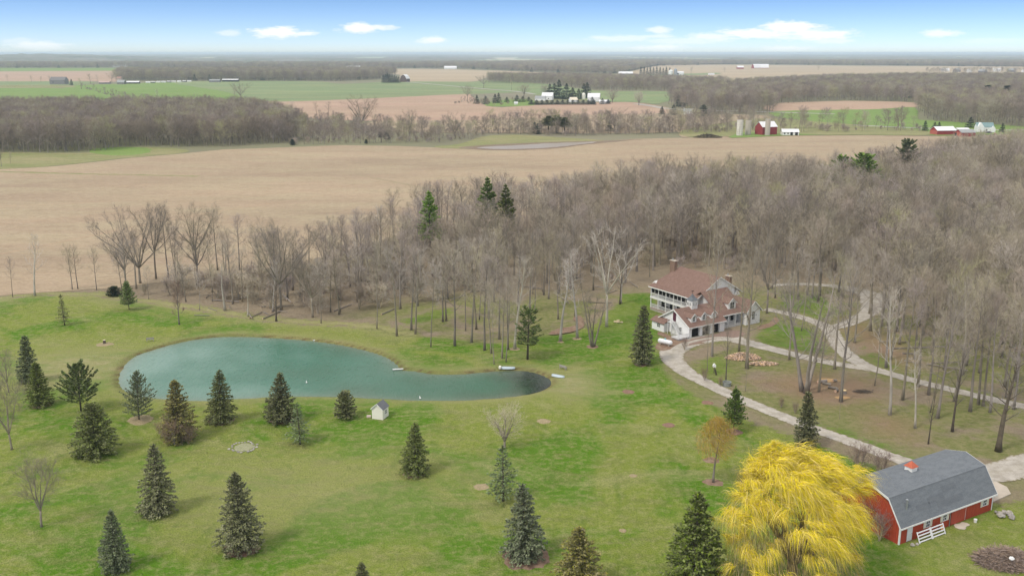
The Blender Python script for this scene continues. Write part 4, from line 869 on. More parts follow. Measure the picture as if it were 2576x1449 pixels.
wx, wy = G(1986, 1492)
M_WTRUNK = mat('willow_bark', (.23,.18,.11), (.14,.11,.07), 2, bump=.05)
t = thing('willow_tree', 'huge bright yellow weeping willow left of the red barn', 'tree', (wx, wy, 0))
tr, cr = willow(5, 16.8, 7.3, 46000, .45, .036); tr.build('trunk', M_WTRUNK, t, True); cr.build('crown', [M_WILLOW, mat('willow_twigs', (.42,.33,.13), (.28,.21,.11), .5, island=.35)], t)
t = thing('willow_tree', 'young slender yellow-brown willow in a mulch ring', 'tree', at(1794, 1213))
tr, cr = bare_tree(seed=111, H=11.5, clear=.34, spread=3.0, limbs=16, subs=8, twigs=5, tw=.03, tl=1.2, r0=.17, upw=.16)
tr.build('trunk', M_BARK, t, True)
rs_ = np.random.RandomState(8); T = Twigs()
for i in range(4200):
    a = rs_.uniform(0, 6.28); zq = rs_.beta(2.2, 1.6); r = 2.9*math.sin(math.pi*min(.98, zq*.8+.16))*rs_.rand()**.5; T.add(np.array([r*math.cos(a), r*math.sin(a), 3.9+zq*7.3]), unit(np.array([math.cos(a)*.35+.25, math.sin(a)*.35, rs_.uniform(-1.1, .2)])), rs_.uniform(.4, 1.0), .035)
T.to(cr, rs_); cr.build('crown', mat('young_willow_yellow', (.50,.34,.09), (.34,.24,.09), .5, island=.3), t)
t.scale = (1,1,top_h(1794,1213,1040)/11.7)

# ------------------------------------------------------------------ woods
KCOL = bpy.data.collections.new('tree_kinds')   # source meshes for the massed woods; not linked to the scene
def joined(key, order):
    _, _, H, tr, cr, mats = KINDS[key]; mb = MB(); mb.add(tr.v, tr.f, 0); mb.add(cr.v, cr.f, 1)
    o = bpy.data.objects.new(f'{order:02d}_'+key, mb.mesh(key, list(mats))); KCOL.objects.link(o); return H
WOODK = ['wood0','wood1','wood2','wood3','wood4','pole0','vase1','olive','pale0','far0','far1','far2','far3','scrub0','scrub1']
for i, k in enumerate(WOODK): joined(k, i)
sp_o = bpy.data.objects.new('15_farspruce', CON['farspruce'][1].copy()); sp_o.data.materials[0] = M_FARC; KCOL.objects.link(sp_o)
WIDX = {k: i for i, k in enumerate(WOODK)}; WIDX['farspruce'] = 15
WH = {k: KINDS[k][2] for k in WOODK}; WH['farspruce'] = 14
def gn_scatter():
    ng = bpy.data.node_groups.new('wood_scatter', 'GeometryNodeTree'); ng.interface.new_socket('Geometry', in_out='INPUT', socket_type='NodeSocketGeometry'); ng.interface.new_socket('Geometry', in_out='OUTPUT', socket_type='NodeSocketGeometry')
    n = ng.nodes; l = ng.links; gi = n.new('NodeGroupInput'); go = n.new('NodeGroupOutput'); m2p = n.new('GeometryNodeMeshToPoints'); l.new(gi.outputs[0], m2p.inputs[0])
    ci = n.new('GeometryNodeCollectionInfo'); ci.inputs['Collection'].default_value = KCOL; ci.inputs['Separate Children'].default_value = True; ci.inputs['Reset Children'].default_value = True
    iop = n.new('GeometryNodeInstanceOnPoints'); l.new(m2p.outputs[0], iop.inputs['Points']); l.new(ci.outputs[0], iop.inputs['Instance']); iop.inputs['Pick Instance'].default_value = True
    def na(name, typ): a = n.new('GeometryNodeInputNamedAttribute'); a.data_type = typ; a.inputs[0].default_value = name; return a.outputs[0]
    l.new(na('idx', 'INT'), iop.inputs['Instance Index']); l.new(na('rot', 'FLOAT_VECTOR'), iop.inputs['Rotation']); l.new(na('scl', 'FLOAT_VECTOR'), iop.inputs['Scale'])
    l.new(iop.outputs[0], go.inputs[0]); return ng
NG = gn_scatter()
def wood(name, pts, label, cat='wood'):
    """pts: list of (x, y, z, kind, height, wide)"""
    me = bpy.data.meshes.new(name); me.from_pydata([p[:3] for p in pts], [], []); n = len(pts); rs = np.random.RandomState(n)
    a = me.attributes.new('idx', 'INT', 'POINT'); a.data.foreach_set('value', np.array([WIDX[p[3]] for p in pts], np.int32))
    a = me.attributes.new('rot', 'FLOAT_VECTOR', 'POINT'); r = np.zeros((n, 3)); r[:,2] = rs.uniform(0, 6.28, n); r[:,:2] = rs.normal(size=(n, 2))*.03; a.data.foreach_set('vector', r.ravel().astype(np.float32))
    a = me.attributes.new('scl', 'FLOAT_VECTOR', 'POINT'); s = np.array([[p[4]/WH[p[3]]*p[5]]*2+[p[4]/WH[p[3]]] for p in pts]); a.data.foreach_set('vector', s.ravel().astype(np.float32))
    o = obj(name, me); md = o.modifiers.new('scatter', 'NODES'); md.node_group = NG; return tag(o, label, cat, kind='stuff')
def sample(dpoly, spacing, seed, exclude=()):
    q = np.array([G(*p) for p in dpoly]); rs = np.random.RandomState(seed); x0, y0 = q.min(0); x1, y1 = q.max(0)
    gx_, gy_ = np.meshgrid(np.arange(x0, x1, spacing), np.arange(y0, y1, spacing)); p = np.stack([gx_.ravel(), gy_.ravel()], 1); p = p+rs.uniform(-.5, .5, p.shape)*spacing
    p = p[inpoly(p, q)]
    for e in exclude: p = p[~inpoly(p, e)]
    # keep inside the view with a margin
    ok = np.abs(p[:,0]) < p[:,1]*.62+25; return p[ok]
# near wood
NEARW = [(285,738),(350,712),(440,702),(600,690),(760,668),(880,635),(1000,598),(1150,568),(1300,548),(1500,525),(1800,511),(2000,502),(2200,478),(2350,442),(2460,422),(2700,388),(2900,450),(2900,1080),(2600,990),(2480,960),(2380,930),(2330,900),(2300,870),(2240,850),(2170,830),(2100,795),(2030,775),(1960,760),(1840,680),(1700,670),(1640,700),(1560,725),(1430,735),(1340,750),(1240,745),(1120,765),(1000,780),(900,800),(800,805),(700,795),(600,780),(500,765),(400,755),(320,750)]
def dbuf(q): return [G(*p) for p in q]
excl = [dbuf([(1600,640),(2000,640),(2000,860),(1600,860)]), dbuf([(2060,700),(2260,700),(2260,840),(2060,840)])]
exx = [[(30,186),(66,186),(66,236),(30,236)]]
DLN = [np.array(smooth_poly([G(*p) for p in dp], 4, closed=False)) for dp, hw in DRIVES]
def off_drive(p): return np.minimum.reduce([sdist(p, l_, closed=False) for l_ in DLN]) > 3.6
p1 = sample(NEARW, 5.3, 4, exx)
rw = random.Random(9)
p1 = p1[off_drive(p1)]
edge_d = sdist(p1, dbuf(NEARW))
recs = []
for (x, y), e in zip(p1, edge_d):
    if x < -45 and rw.random() < .22: continue     # left end is thin
    if x < 10 and rw.random() < .22: continue
    if e < 14 and y < 262 and rw.random() < .35: continue
    big = rw.random()
    right = x > 40
    k = rw.choice(['wood0','wood1','wood2','wood3','wood4','wood0','wood3','vase1',rw.choice(['olive','wood2']) if right else 'wood4', 'olive' if right else 'wood1','pole0','pole0']+(['pale0'] if rw.random() < .18 else []))
    h = rw.uniform(15, 22)*(.80 if x < -40 else 1)+(2.0 if right else 0)
    if k.startswith('pole'): h *= .75
    if e < 8 and y > 290: h *= .85
    recs.append((x, y, ground_height(x, y)-.1, k, h, rw.uniform(.85, 1.15)))
recs.sort(key=lambda r: r[1]-.0*abs(r[0]))
infr = lambda r: abs(r[0]) < .545*(r[1]*math.cos(PITCH)+CAMH*math.sin(PITCH))
bare_so_far = sum(1 for o in bpy.data.objects if o.get('category') == 'tree' and o.name.startswith('bare_tree'))
quota = 295-bare_so_far
single, rest = [], []
for r in recs:
    if infr(r) and len(single) < quota: single.append(r)
    else: rest.append(r)
print('near trees', len(recs), 'singles', len(single))
LOOK = {'wood0':'straight grey','wood1':'brownish open-crowned','wood2':'grey wide-crowned','wood3':'dull brown','wood4':'narrow-crowned','pole0':'slim pole-like','pole1':'slim leaning','vase1':'fork-stemmed spreading','olive':'olive-tinged wide','pale0':'pale whitish'}
def zone(r):
    x, y, k = r[0], r[1], r[3]; w = LOOK[k]
    if x < -75: z_ = 'at the far left end of the wood near the great elms'
    elif x < -45: z_ = 'at the thin left part of the wood above the pond'
    elif x < -10: z_ = 'at the wood front above the middle of the pond'
    elif x < 28: z_ = 'at the wood front behind the open grove'
    elif x < 66: z_ = 'in the wood just behind the farmhouse'
    elif y > 225: z_ = 'in the wood above the gravel turning place'
    elif x > 92: z_ = 'in the right-hand wood towards the picture border'
    else: z_ = 'in the right-hand wood beyond the gravel drive'
    return (w+' bare tree '+z_, w+' trees '+z_)
for r in single:
    lab, grp = zone(r); k = r[3]; plant(k, 0, 0, h=r[4], label=lab, group=grp, xy=(r[0], r[1]), wide=r[5])
wood('woods', rest, 'dense bare wood of grey-brown trees behind the grove and farmhouse')
# brush below the near trees
pb = sample([(300,735),(500,715),(760,680),(1000,620),(1300,570),(1700,560),(2200,540),(2576,480),(2700,900),(2400,900),(2240,740),(1960,680),(1650,690),(1430,728),(1240,738),(1000,770),(800,795),(600,770),(420,752)], 6.2, 12, exx)
wood('undergrowth', [(x, y, ground_height(x, y), rw.choice(['scrub0','scrub1']), rw.uniform(2.2, 6) if x > -20 else rw.uniform(2.5, 7.5), rw.uniform(.9, 1.5)) for x, y in pb if rw.random() < (.6 if x > 0 else .95)], 'low bare brush growing under the trees of the near wood', 'brush')
# farther woods; each stands where the photograph shows one mass
FAR4 = ['far0','far1','far2','far3']
def far_wood(name, q, sp, seed, label, h=(15, 21), ks=FAR4, wide=(.9, 1.3), con=0.0):
    pp = sample(q, sp, seed); out = []
    for x, y in pp:
        k = 'farspruce' if rw.random() < con else rw.choice(ks); hh = rw.uniform(*h)*(.7 if k == 'farspruce' else .33 if k.startswith('scrub') else 1); out.append((x, y, -.1, k, hh, rw.uniform(*wide)))
    print(name, len(out)); return wood(name, out, label)
far_wood('woods', [(-300,296),(200,294),(470,292),(640,296),(690,310),(745,335),(770,352),(700,362),(640,364),(560,370),(430,370),(330,368),(240,382),(130,384),(0,384),(-300,388)], 5.6, 31, 'dark wood along the left side of the tan field', (15, 21))
far_wood('thicket', [(690,320),(800,318),(950,324),(1100,330),(1215,326),(1222,340),(1200,350),(1120,360),(1000,363),(861,362),(745,366),(700,352)], 6.5, 32, 'brushy thicket along the creek beyond the tan field', (6, 14), FAR4+['scrub0','scrub1','scrub0'], (1, 1.5))
far_wood('tree_belt', [(1215,326),(1400,322),(1700,322),(1840,326),(1840,334),(1700,337),(1520,341),(1420,344),(1300,338),(1222,338)], 6.0, 33, 'belt of bare trees along the creek left of the red farm', (6, 17), FAR4+['scrub0','scrub1','scrub0','scrub1'], (1, 1.6))
far_wood('tree_belt', [(1840,318),(2100,318),(2300,322),(2320,331),(2050,334),(1860,333)], 10.5, 34, 'line of bare trees behind the silos and the red barn', (7, 19), FAR4+['scrub0','scrub1','scrub0'], (1, 1.4))
far_wood('woods', [(1680,262),(1700,240),(1850,230),(1960,220),(2100,212),(2300,207),(2900,206),(2900,330),(2576,322),(2470,316),(2350,306),(2310,296),(2298,258),(2150,254),(2090,254),(1960,262),(1940,284),(1900,290),(1760,288),(1690,270)], 9.5, 35, 'large wood on the right beyond the red farm', (16, 22), FAR4, (1.0, 1.5), .004)
far_wood('woods', [(290,204),(860,205),(960,200),(1000,189),(840,187),(300,189)], 10, 36, 'wood behind the left pasture', (18, 24), FAR4, (1.1, 1.6), .012)
far_wood('tree_belt', [(1225,209),(1380,213),(1440,222),(1500,228),(1690,230),(1800,226),(1840,218),(1700,212),(1500,206),(1300,202),(1230,203)], 9.5, 37, 'tree belt between the tan field and the pale wheat', (14, 20), FAR4, (1.0, 1.5))
far_wood('tree_belt', [(300,282),(330,262),(260,238),(200,222),(215,222),(290,240),(420,262),(430,275)], 9, 38, 'brushy tree line running down from the grey barn', (5, 11), ['far0','scrub0','scrub1'])
far_wood('woods', [(-900,172),(-100,172.5),(330,171.5),(700,176),(880,175.5),(1050,173),(1150,174),(1290,180),(1420,186.5),(1560,187),(1650,167),(1850,163),(2000,164),(2240,166),(2600,170),(3400,170),(3300,160),(1600,158),(1200,164),(800,166),(300,165),(-800,165)], 17, 39, 'front of the great far woods below the horizon', (17, 23), FAR4, (1.5, 2.2), .02)
far_wood('thicket', [(620,300),(690,290),(860,296),(940,318),(820,322),(700,318),(640,312)], 9, 40, 'scattered young trees at the corner of the tilled field', (4, 10), ['far0','scrub0','scrub1'])
far_wood('thicket', [(1700,296),(1900,292),(1925,330),(1850,332),(1740,340),(1700,330)], 15, 41, 'scattered trees in the stubble left of the silos', (7, 13))
far_wood('thicket', [(1125,262),(1180,262),(1225,269),(1300,262),(1240,258),(1180,254)], 9, 42, 'brush left of the white farmstead', (5, 10), ['far0','scrub0','scrub1'])
far_wood('thicket', [(0,214),(150,218),(160,222),(0,222)], 12, 43, 'brush line along the far pasture fence', (2, 4), ['scrub0','scrub1'])
# canopy of the woods that run on to the horizon
M_CAN = mat('far_canopy', (.25,.235,.205), (.15,.155,.135), scale=.018, coords='Position', detail=8, c3=(.095,.12,.075), scale3=.003, f3=.7, bump=0)
_t = M_CAN.node_tree; _b = _t.nodes['Principled BSDF']; _src = _b.inputs['Base Color'].links[0].from_socket
_a = _t.nodes.new('ShaderNodeAttribute'); _a.attribute_name = 'clearing'; _r = _t.nodes.new('ShaderNodeValToRGB'); _r.color_ramp.elements[0].position = .2; _r.color_ramp.elements[0].color = (.20,.29,.13,1); _r.color_ramp.elements[1].position = .8; _r.color_ramp.elements[1].color = (.50,.41,.29,1)
_g = _t.nodes.new('ShaderNodeMath'); _g.operation = 'GREATER_THAN'; _g.inputs[1].default_value = .3; _t.links.new(_a.outputs['Fac'], _g.inputs[0]); _m = _t.nodes.new('ShaderNodeMixRGB'); _t.links.new(_a.outputs['Fac'], _r.inputs[0]); _t.links.new(_g.outputs[0], _m.inputs[0]); _t.links.new(_src, _m.inputs[1]); _t.links.new(_r.outputs[0], _m.inputs[2]); _t.links.new(_m.outputs[0], _b.inputs['Base Color'])
FRONT = np.array([(-2500,168),(-100,168),(330,167),(700,171),(880,170),(1050,169.5),(1150,170),(1290,175),(1420,180),(1560,181),(1650,164.5),(1850,161.5),(2000,162.5),(2240,164.5),(2600,168),(5000,168)], float)
NR, NCc = 90, 420; vs = []; fs = []; clr = []
rs = np.random.RandomState(3)
for r in range(NR):
    f = r/(NR-1); 
    for c in range(NCc):
        px = -2300+c*(7200/(NCc-1)); yf = np.interp(px, FRONT[:,0], FRONT[:,1]); df = G(1288, yf)[1]; d = df*(30000/df)**(f**1.3)
        a = (px-1288)/FOC; X, Y = a*d, d
        hgt = 17+rs.uniform(-4, 4)+ (vnoise(np.array([X/900]), np.array([Y/900]), 9)[0])*2.5
        bl = math.exp(-((px-100)/260)**2)*np.interp(d, [5000, 7500, 9000], [0, 34, 0])+np.interp(px, [-2000, 0, 500, 1300, 2600], [10, 8, 6, 0, 3])*np.interp(d, [6000, 12000], [0, 1])
        hgt += bl
        if r == 0: hgt = 4
        cv = vnoise(np.array([X/1100]), np.array([Y/4200]), 21)[0]; clear_ = cv > .22 and d < 12000 and r > 4
        if clear_: hgt = 1.0
        vs.append((X, Y, hgt)); clr.append(float(clear_)*(1 if cv > .5 else .45))
for r in range(NR-1):
    for c in range(NCc-1): a = r*NCc+c; fs.append((a, a+1, a+NCc+1, a+NCc))
me = bpy.data.meshes.new('far_woods_canopy'); me.from_pydata(vs, [], fs); me.materials.append(M_CAN); at_ = me.attributes.new('clearing', 'FLOAT', 'POINT'); at_.data.foreach_set('value', np.array(clr, np.float32)); me.update(); tag(obj('far_woods_canopy', me), 'unbroken woods fading to the horizon', 'wood', kind='stuff')

# ------------------------------------------------------------------ buildings
def paint(name, c, c2=None, rough=.6, s=3, bump=0, **k): return mat(name, c, c2 or tuple(x*.86 for x in c), s, rough, bump, **k)
M_WHITE = paint('white_siding', (.80,.80,.79), (.74,.745,.74)); M_TRIM = paint('white_trim', (.82,.82,.80)); M_CREAM = paint('cream_siding', (.80,.78,.70), (.76,.735,.65))
M_GLASS = mat('dark_glass', (.035,.04,.05), (.02,.022,.028), 2, .12, spec=.6); M_DARK = mat('dark_interior', (.022,.02,.022), (.012,.011,.012), 2, .9)
M_RAIL = paint('white_rail', (.74,.74,.74)); M_SHUT = paint('cream_shutter', (.72,.68,.56)); M_STEEL = mat('galvanised_steel', (.45,.47,.49), (.33,.35,.37), 4, .4, metal=.6)
def boards(name, c1, c2, step, axis='x', depth=.02, rough=.7):
    """vertical board siding: grooves every step metres along the wall"""
    m, t, b = new_mat(name); n = t.nodes; l = t.links; b.inputs['Roughness'].default_value = rough
    co = n.new('ShaderNodeTexCoord'); se = n.new('ShaderNodeSeparateXYZ'); l.new(co.outputs['Object'], se.inputs[0])
    def mt(o, a, c):
        x = n.new('ShaderNodeMath'); x.operation = o
        for i, s in enumerate((a, c)):
            if isinstance(s, (int, float)): x.inputs[i].default_value = s
            else: l.new(s, x.inputs[i])
        return x.outputs[0]
    fr = mt('FRACT', mt('DIVIDE', mt('ADD', se.outputs[0], se.outputs[1]) if axis == 'xy' else se.outputs['xyz'.index(axis)], step), 0)
    gro = mt('LESS_THAN', fr, .12)
    no = n.new('ShaderNodeTexNoise'); no.inputs['Scale'].default_value = 1.3; no.inputs['Detail'].default_value = 6; mp = n.new('ShaderNodeMapping'); mp.inputs['Scale'].default_value = (3, 3, .5); l.new(co.outputs['Object'], mp.inputs[0]); l.new(mp.outputs[0], no.inputs['Vector'])
    cr = n.new('ShaderNodeValToRGB'); cr.color_ramp.elements[0].position = .3; cr.color_ramp.elements[1].position = .7; cr.color_ramp.elements[0].color = (*c2,1); cr.color_ramp.elements[1].color = (*c1,1); l.new(no.outputs['Fac'], cr.inputs[0])
    mx = n.new('ShaderNodeMixRGB'); mx.blend_type = 'MULTIPLY'; l.new(mt('MULTIPLY', gro, .45), mx.inputs[0]); l.new(cr.outputs[0], mx.inputs[1]); mx.inputs[2].default_value = (.35,.3,.3,1); l.new(mx.outputs[0], b.inputs['Base Color'])
    bp = n.new('ShaderNodeBump'); bp.inputs['Distance'].default_value = depth; bp.invert = True; l.new(gro, bp.inputs['Height']); l.new(bp.outputs[0], b.inputs['Normal'])
    return m
def shingles(name, c1, c2, c3):
    m = mat(name, c1, c2, 9, .92, detail=3, stretch=(.5, 1, 1.6), c3=c3, scale3=1.6, f3=.55, bump=.02, bscale=12); return m
M_REDBARN = boards('red_barn_boards', (.46,.075,.035), (.35,.055,.03), .30, 'xy'); M_REDDOOR = boards('red_door_boards', (.46,.085,.045), (.38,.07,.04), .35, 'x')
M_SLATE = shingles('grey_shingles', (.17,.187,.205), (.125,.138,.152), (.195,.212,.228)); M_SLATE2 = shingles('darker_grey_shingles', (.148,.162,.178), (.115,.126,.14), (.165,.178,.193))
M_BROWNR = shingles('brown_shingles', (.215,.135,.108), (.165,.105,.085), (.25,.165,.135)); M_BRICK = mat('chimney_brick', (.27,.18,.13), (.19,.13,.10), 5, .9, bump=.02)
M_SHEDR = shingles('shed_shingles', (.16,.165,.18), (.12,.125,.135), (.18,.185,.2))
def window(parent, x, z, w, h, y, axis='y', sgn=-1, shutters=False, mull=True, name='window', gl=None):
    """window on a wall; axis 'y': wall at y facing -y/+y; axis 'x': wall at x facing -x/+x. (x, z) lower left along the wall."""
    f = MB(); p = MB(); t = .09; o = .05*sgn
    def bx(mb, a0, z0, a1, z1, d0, d1):
        lo, hi = sorted((y+d0*sgn, y+d1*sgn))
        if axis == 'y': mb.box(a0, lo, z0, a1, hi, z1)
        else: mb.box(lo, a0, z0, hi, a1, z1)
    bx(f, x, z, x+t, z+h, 0, .07); bx(f, x+w-t, z, x+w, z+h, 0, .07); bx(f, x+t, z, x+w-t, z+t, 0, .07); bx(f, x+t, z+h-t, x+w-t, z+h, 0, .07)
    if mull: bx(f, x+w/2-.03, z+t, x+w/2+.03, z+h-t, 0, .065); bx(f, x+t, z+h/2-.025, x+w/2-.03, z+h/2+.025, 0, .06); bx(f, x+w/2+.03, z+h/2-.025, x+w-t, z+h/2+.025, 0, .06)
    wdw = f.build(name, M_TRIM, parent); bx(p, x+t*.5, z+t*.5, x+w-t*.5, z+h-t*.5, .004, .03); p.build('pane', gl or M_GLASS, wdw)
    if shutters:
        for a in (x-.42, x+w+.04): s = MB(); bx(s, a, z-.03, a+.38, z+h+.03, 0, .06); s.build('shutter', M_SHUT, parent)
    return wdw

# ---- red gambrel barn
a_ = R(30.2); bt = thing('red_barn', 'red gambrel barn with grey shingle roof and white trim beside the yellow willow', 'barn', (48.61, 108.69, 0), a_)
Lb = 18.8; prof = [(0,0),(0,2.75),(1.9,5.55),(4.95,6.4),(8.0,5.55),(9.9,2.75),(9.9,0)]
MB().prism_x(prof, 0, Lb).build('wall', M_REDBARN, bt)
ov = .35; rp_ = [(-.32,2.42),(1.88,5.70),(4.95,6.56),(8.02,5.70),(10.22,2.42)]
rf = MB()
for i in range(4):
    (y0,z0),(y1,z1) = rp_[i], rp_[i+1]; rf.slab([(-ov,y0,z0),(Lb+ov,y0,z0),(Lb+ov,y1,z1),(-ov,y1,z1)], .10)
roof = rf.build('roof', M_SLATE, bt)
def on_roof(i, x0, x1, t0, t1, up=.015):
    (y0,z0),(y1,z1) = rp_[i], rp_[i+1]; ny, nz = -(z1-z0), (y1-y0); l_ = math.hypot(ny, nz); ny /= l_; nz /= l_
    q = lambda t: (y0+(y1-y0)*t+ny*up, z0+(z1-z0)*t+nz*up); a, b = q(t0), q(t1); return [(x0,*a),(x1,*a),(x1,*b),(x0,*b)]
for (x0,x1,t0,t1) in ((6.0,9.2,.42,.62),(7.4,12.6,.20,.42),(9.3,12.0,.62,.82),(3.6,6.2,.30,.5)):
    MB().slab(on_roof(0, x0, x1, t0, t1), .012).build('shingle_patch', M_SLATE2, roof)
rc = MB(); rc.slab(on_roof(0, -ov, Lb+ov, .975, .999, .03), .03); rc.build('roof_break_flashing', M_SLATE2, roof)
for xx in (-ov-.05, Lb+ov+.002):
    tb = MB()
    for i in range(4):
        (y0,z0),(y1,z1) = rp_[i], rp_[i+1]; tb.add([(xx,y0,z0),(xx+.05,y0,z0),(xx+.05,y1,z1),(xx,y1,z1),(xx,y0,z0-.30),(xx+.05,y0,z0-.30),(xx+.05,y1,z1-.26),(xx,y1,z1-.26)], [(0,1,2,3),(4,7,6,5),(0,4,5,1),(3,2,6,7),(0,3,7,4),(1,5,6,2)])
    tb.build('barge_board', M_TRIM, bt)
MB().box(-ov, -.40, 2.20, Lb+ov, -.33, 2.40).build('fascia', M_TRIM, bt); MB().box(-ov, 10.23, 2.20, Lb+ov, 10.30, 2.40).build('fascia', M_TRIM, bt)
for (cx0, cy0) in ((-.02,-.02),(Lb-.16,-.02),(-.02,9.74)): MB().box(cx0-.01, cy0-.01, 0, cx0+.18, cy0+.18, 2.7).build('corner_board', M_TRIM, bt)
dr = MB().box(1.35,-.05,.1,2.35,-.005,2.1).build('door', paint('white_door', (.72,.74,.75)), bt); MB().box(2.18,-.09,1.0,2.24,-.05,1.08).build('handle', M_STEEL, dr)
window(bt, 4.9, 1.05, .85, .95, -.001, shutters=True); window(bt, 8.25, 1.05, .85, .95, -.001, shutters=True); window(bt, 16.6, 1.05, .85, .95, -.001, shutters=True)
MB().box(10.0,-.10,.08,12.9,-.03,2.15).build('sliding_door', M_REDDOOR, bt); MB().box(9.8,-.17,2.16,16.0,-.005,2.30).build('door_track', M_TRIM, bt)
MB().box(12.9,-.09,.1,12.97,-.02,2.15).build('door_stop', M_TRIM, bt); MB().tube([(9.72,-.1,0),(9.72,-.1,2.2)], [.05,.05], 8).build('downpipe', M_STEEL, bt)
MB().box(9.35,-.06,2.0,9.6,-.005,2.12).build('wall_lamp', M_DARK, bt)
cp = MB().box(7.15,4.4,6.2,8.25,5.5,7.0).build('cupola', M_TRIM, bt)
MB().add([(7.02,4.27,7.0),(8.38,4.27,7.0),(8.38,5.63,7.0),(7.02,5.63,7.0),(7.7,4.95,7.75)], [(3,2,1,0),(0,1,4),(1,2,4),(2,3,4),(3,0,4)]).build('cupola_roof', paint('orange_red_metal', (.52,.13,.07), (.42,.11,.06), .5), cp)
fl = MB(); fl.lathe([(.13,3.6),(.13,5.25)], (1.9,.85), 12); fl.lathe([(.19,5.26),(.19,5.36),(.03,5.46)], (1.9,.85), 12); fl.build('stove_pipe', M_STEEL, bt)
def barn_pt(x, y, z=0): return (48.61+x*math.cos(a_)-y*math.sin(a_), 108.69+x*math.sin(a_)+y*math.cos(a_), z)
# two white rail gates leaning against the wall
M_GATE = paint('white_gate_paint', (.80,.80,.82))
for k, (x0, lab) in enumerate(((2.45, 'left white four-rail gate panel leaning against the red barn'), (5.05, 'right white four-rail gate panel leaning against the red barn'))):
    g = thing('gate_panel', lab, 'gate', barn_pt(x0, -1.15, .02), a_); g.rotation_euler = (R(-24), 0, a_)
    for xx in (.0, 2.42): MB().box(xx, -.05, 0, xx+.12, .03, 1.45).build('post', M_GATE, g)
    for i in range(4): MB().box(.12, -.04, .10+i*.38, 2.42, 0, .25+i*.38).build('rail', M_GATE, g)
tag(MB().box(-.30,-.03,0,.30,.03,.75).build('orange_board', paint('orange_board', (.62,.30,.12)), None, loc=barn_pt(7.95,-.45,.02), rz=a_), 'small orange board leaning by the barn, beside the white gates', 'board').rotation_euler = (R(-18),0,a_)
bk = thing('bucket', 'small white bucket on the grass in front of the barn wall', 'bucket', barn_pt(13.7,-1.1,0)); MB().lathe([(.17,0),(.22,.42),(.23,.44)], n=14).build('pail', M_WHITE, bk); MB().tube([(.22*math.cos(t),0,.42+.16*math.sin(t)) for t in [i*math.pi/8 for i in range(9)]], [.012]*9, 5).build('handle', M_STEEL, bk)
def boulder(name, loc, r, m, seed, flat=.6):
    rs = np.random.RandomState(seed); mb = MB(); n = 9; pr = [(r*.55,0),(r*.95,r*.22*flat*2),(r,r*.5*flat*2),(r*.75,r*.85*flat*2),(r*.3,r*flat*2)]; mb.lathe(pr, n=n)
    mb.v = [(x*(1+rs.uniform(-.22,.22)), y*(1+rs.uniform(-.22,.22)), z*(1+rs.uniform(-.2,.2))) for x, y, z in mb.v]; return mb.mesh(name, m)
M_ROCK = mat('fieldstone', (.42,.39,.35), (.28,.26,.24), 3, .9, obj_rand=.25, bump=.03)
for i, (x, y, r) in enumerate([(10.9,-.9,.75),(12.0,-.75,.6)]):
    tag(obj('stone_slab', boulder('stone_slab', None, r, M_CONC, 50+i, .1), None, barn_pt(x,y,0)), ('wide' if i == 0 else 'smaller')+' flat stone slab before the sliding barn door', 'stone slab')
for i, (x, y, r) in enumerate([(1.3,-1.0,.28),(2.0,-1.15,.22)]):
    tag(obj('rock', boulder('rock', None, r, M_ROCK, 60+i), None, barn_pt(x,y,0)), 'small rock before the white barn door', 'rock', 'rocks before the white barn door')
rx, ry = G(2530,1297); rr_ = random.Random(4)
for i in range(11): tag(obj('rock', boulder('rock', None, rr_.uniform(.22,.45), M_ROCK, 70+i), None, (rx+rr_.gauss(0,.55), ry+rr_.gauss(0,.5), rr_.uniform(-.05,.15))), 'rock of the stone heap at the right corner of the barn', 'rock', 'rocks heaped at the barn corner')
# brush pile
def stick_pile(name, loc, rx_, ry_, h, n, m, seed, Lr=(1.0,2.6), w=.05):
    rs = np.random.RandomState(seed); T = Twigs(); mb = MB()
    for i in range(n):
        a = rs.uniform(0,6.28); u = rs.rand()**.5; x, y = rx_*u*math.cos(a), ry_*u*math.sin(a); z = h*(1-u**1.6)*rs.rand()**.6; b = rs.uniform(0,6.28); d = unit(np.array([math.cos(b), math.sin(b), rs.uniform(-.35,.35)])); L = rs.uniform(*Lr)
        if i % 6 == 0: mb.tube([tuple(np.array([x,y,z+.05])-d*L/2), tuple(np.array([x,y,z+.05])+d*L/2)], [w*.9,w*.35], 4)
        else: T.add(np.array([x,y,z+.05])-d*L/2, d, L, w)
    T.to(mb, rs); return mb.build(name, m, None, loc=loc)
M_BRUSH = mat('cut_brush', (.36,.28,.23), (.22,.165,.135), 2, island=.35)
bx_, by_ = G(2532,1412)
tag(stick_pile('brush_pile', (bx_,by_,0), 3.6, 2.3, 1.5, 5200, M_BRUSH, 5), 'big pile of cut branches on the grass at the lower right', 'brush pile', kind='stuff')
tag(obj('plastic_bag', boulder('plastic_bag', None, .32, M_WHITE, 91), None, (bx_-.2, by_-1.35, 1.0)), 'crumpled white bag lying on the brush pile', 'bag')

# ---- farmhouse
g_ = R(33); hs = thing('farmhouse', 'big white farmhouse with brown shingle roofs, two-storey porch and three-bay garage', 'house', (38.3,197.9,0), g_)
M_SIDE = boards('white_board_siding', (.82,.82,.81), (.77,.775,.77), .35, 'xy', .01)
# garage wing: x 0..10.6, y 0..9.6, ridge y 4.8
gp = [(0,0),(0,2.6),(4.8,5.35),(9.6,2.6),(9.6,0)]
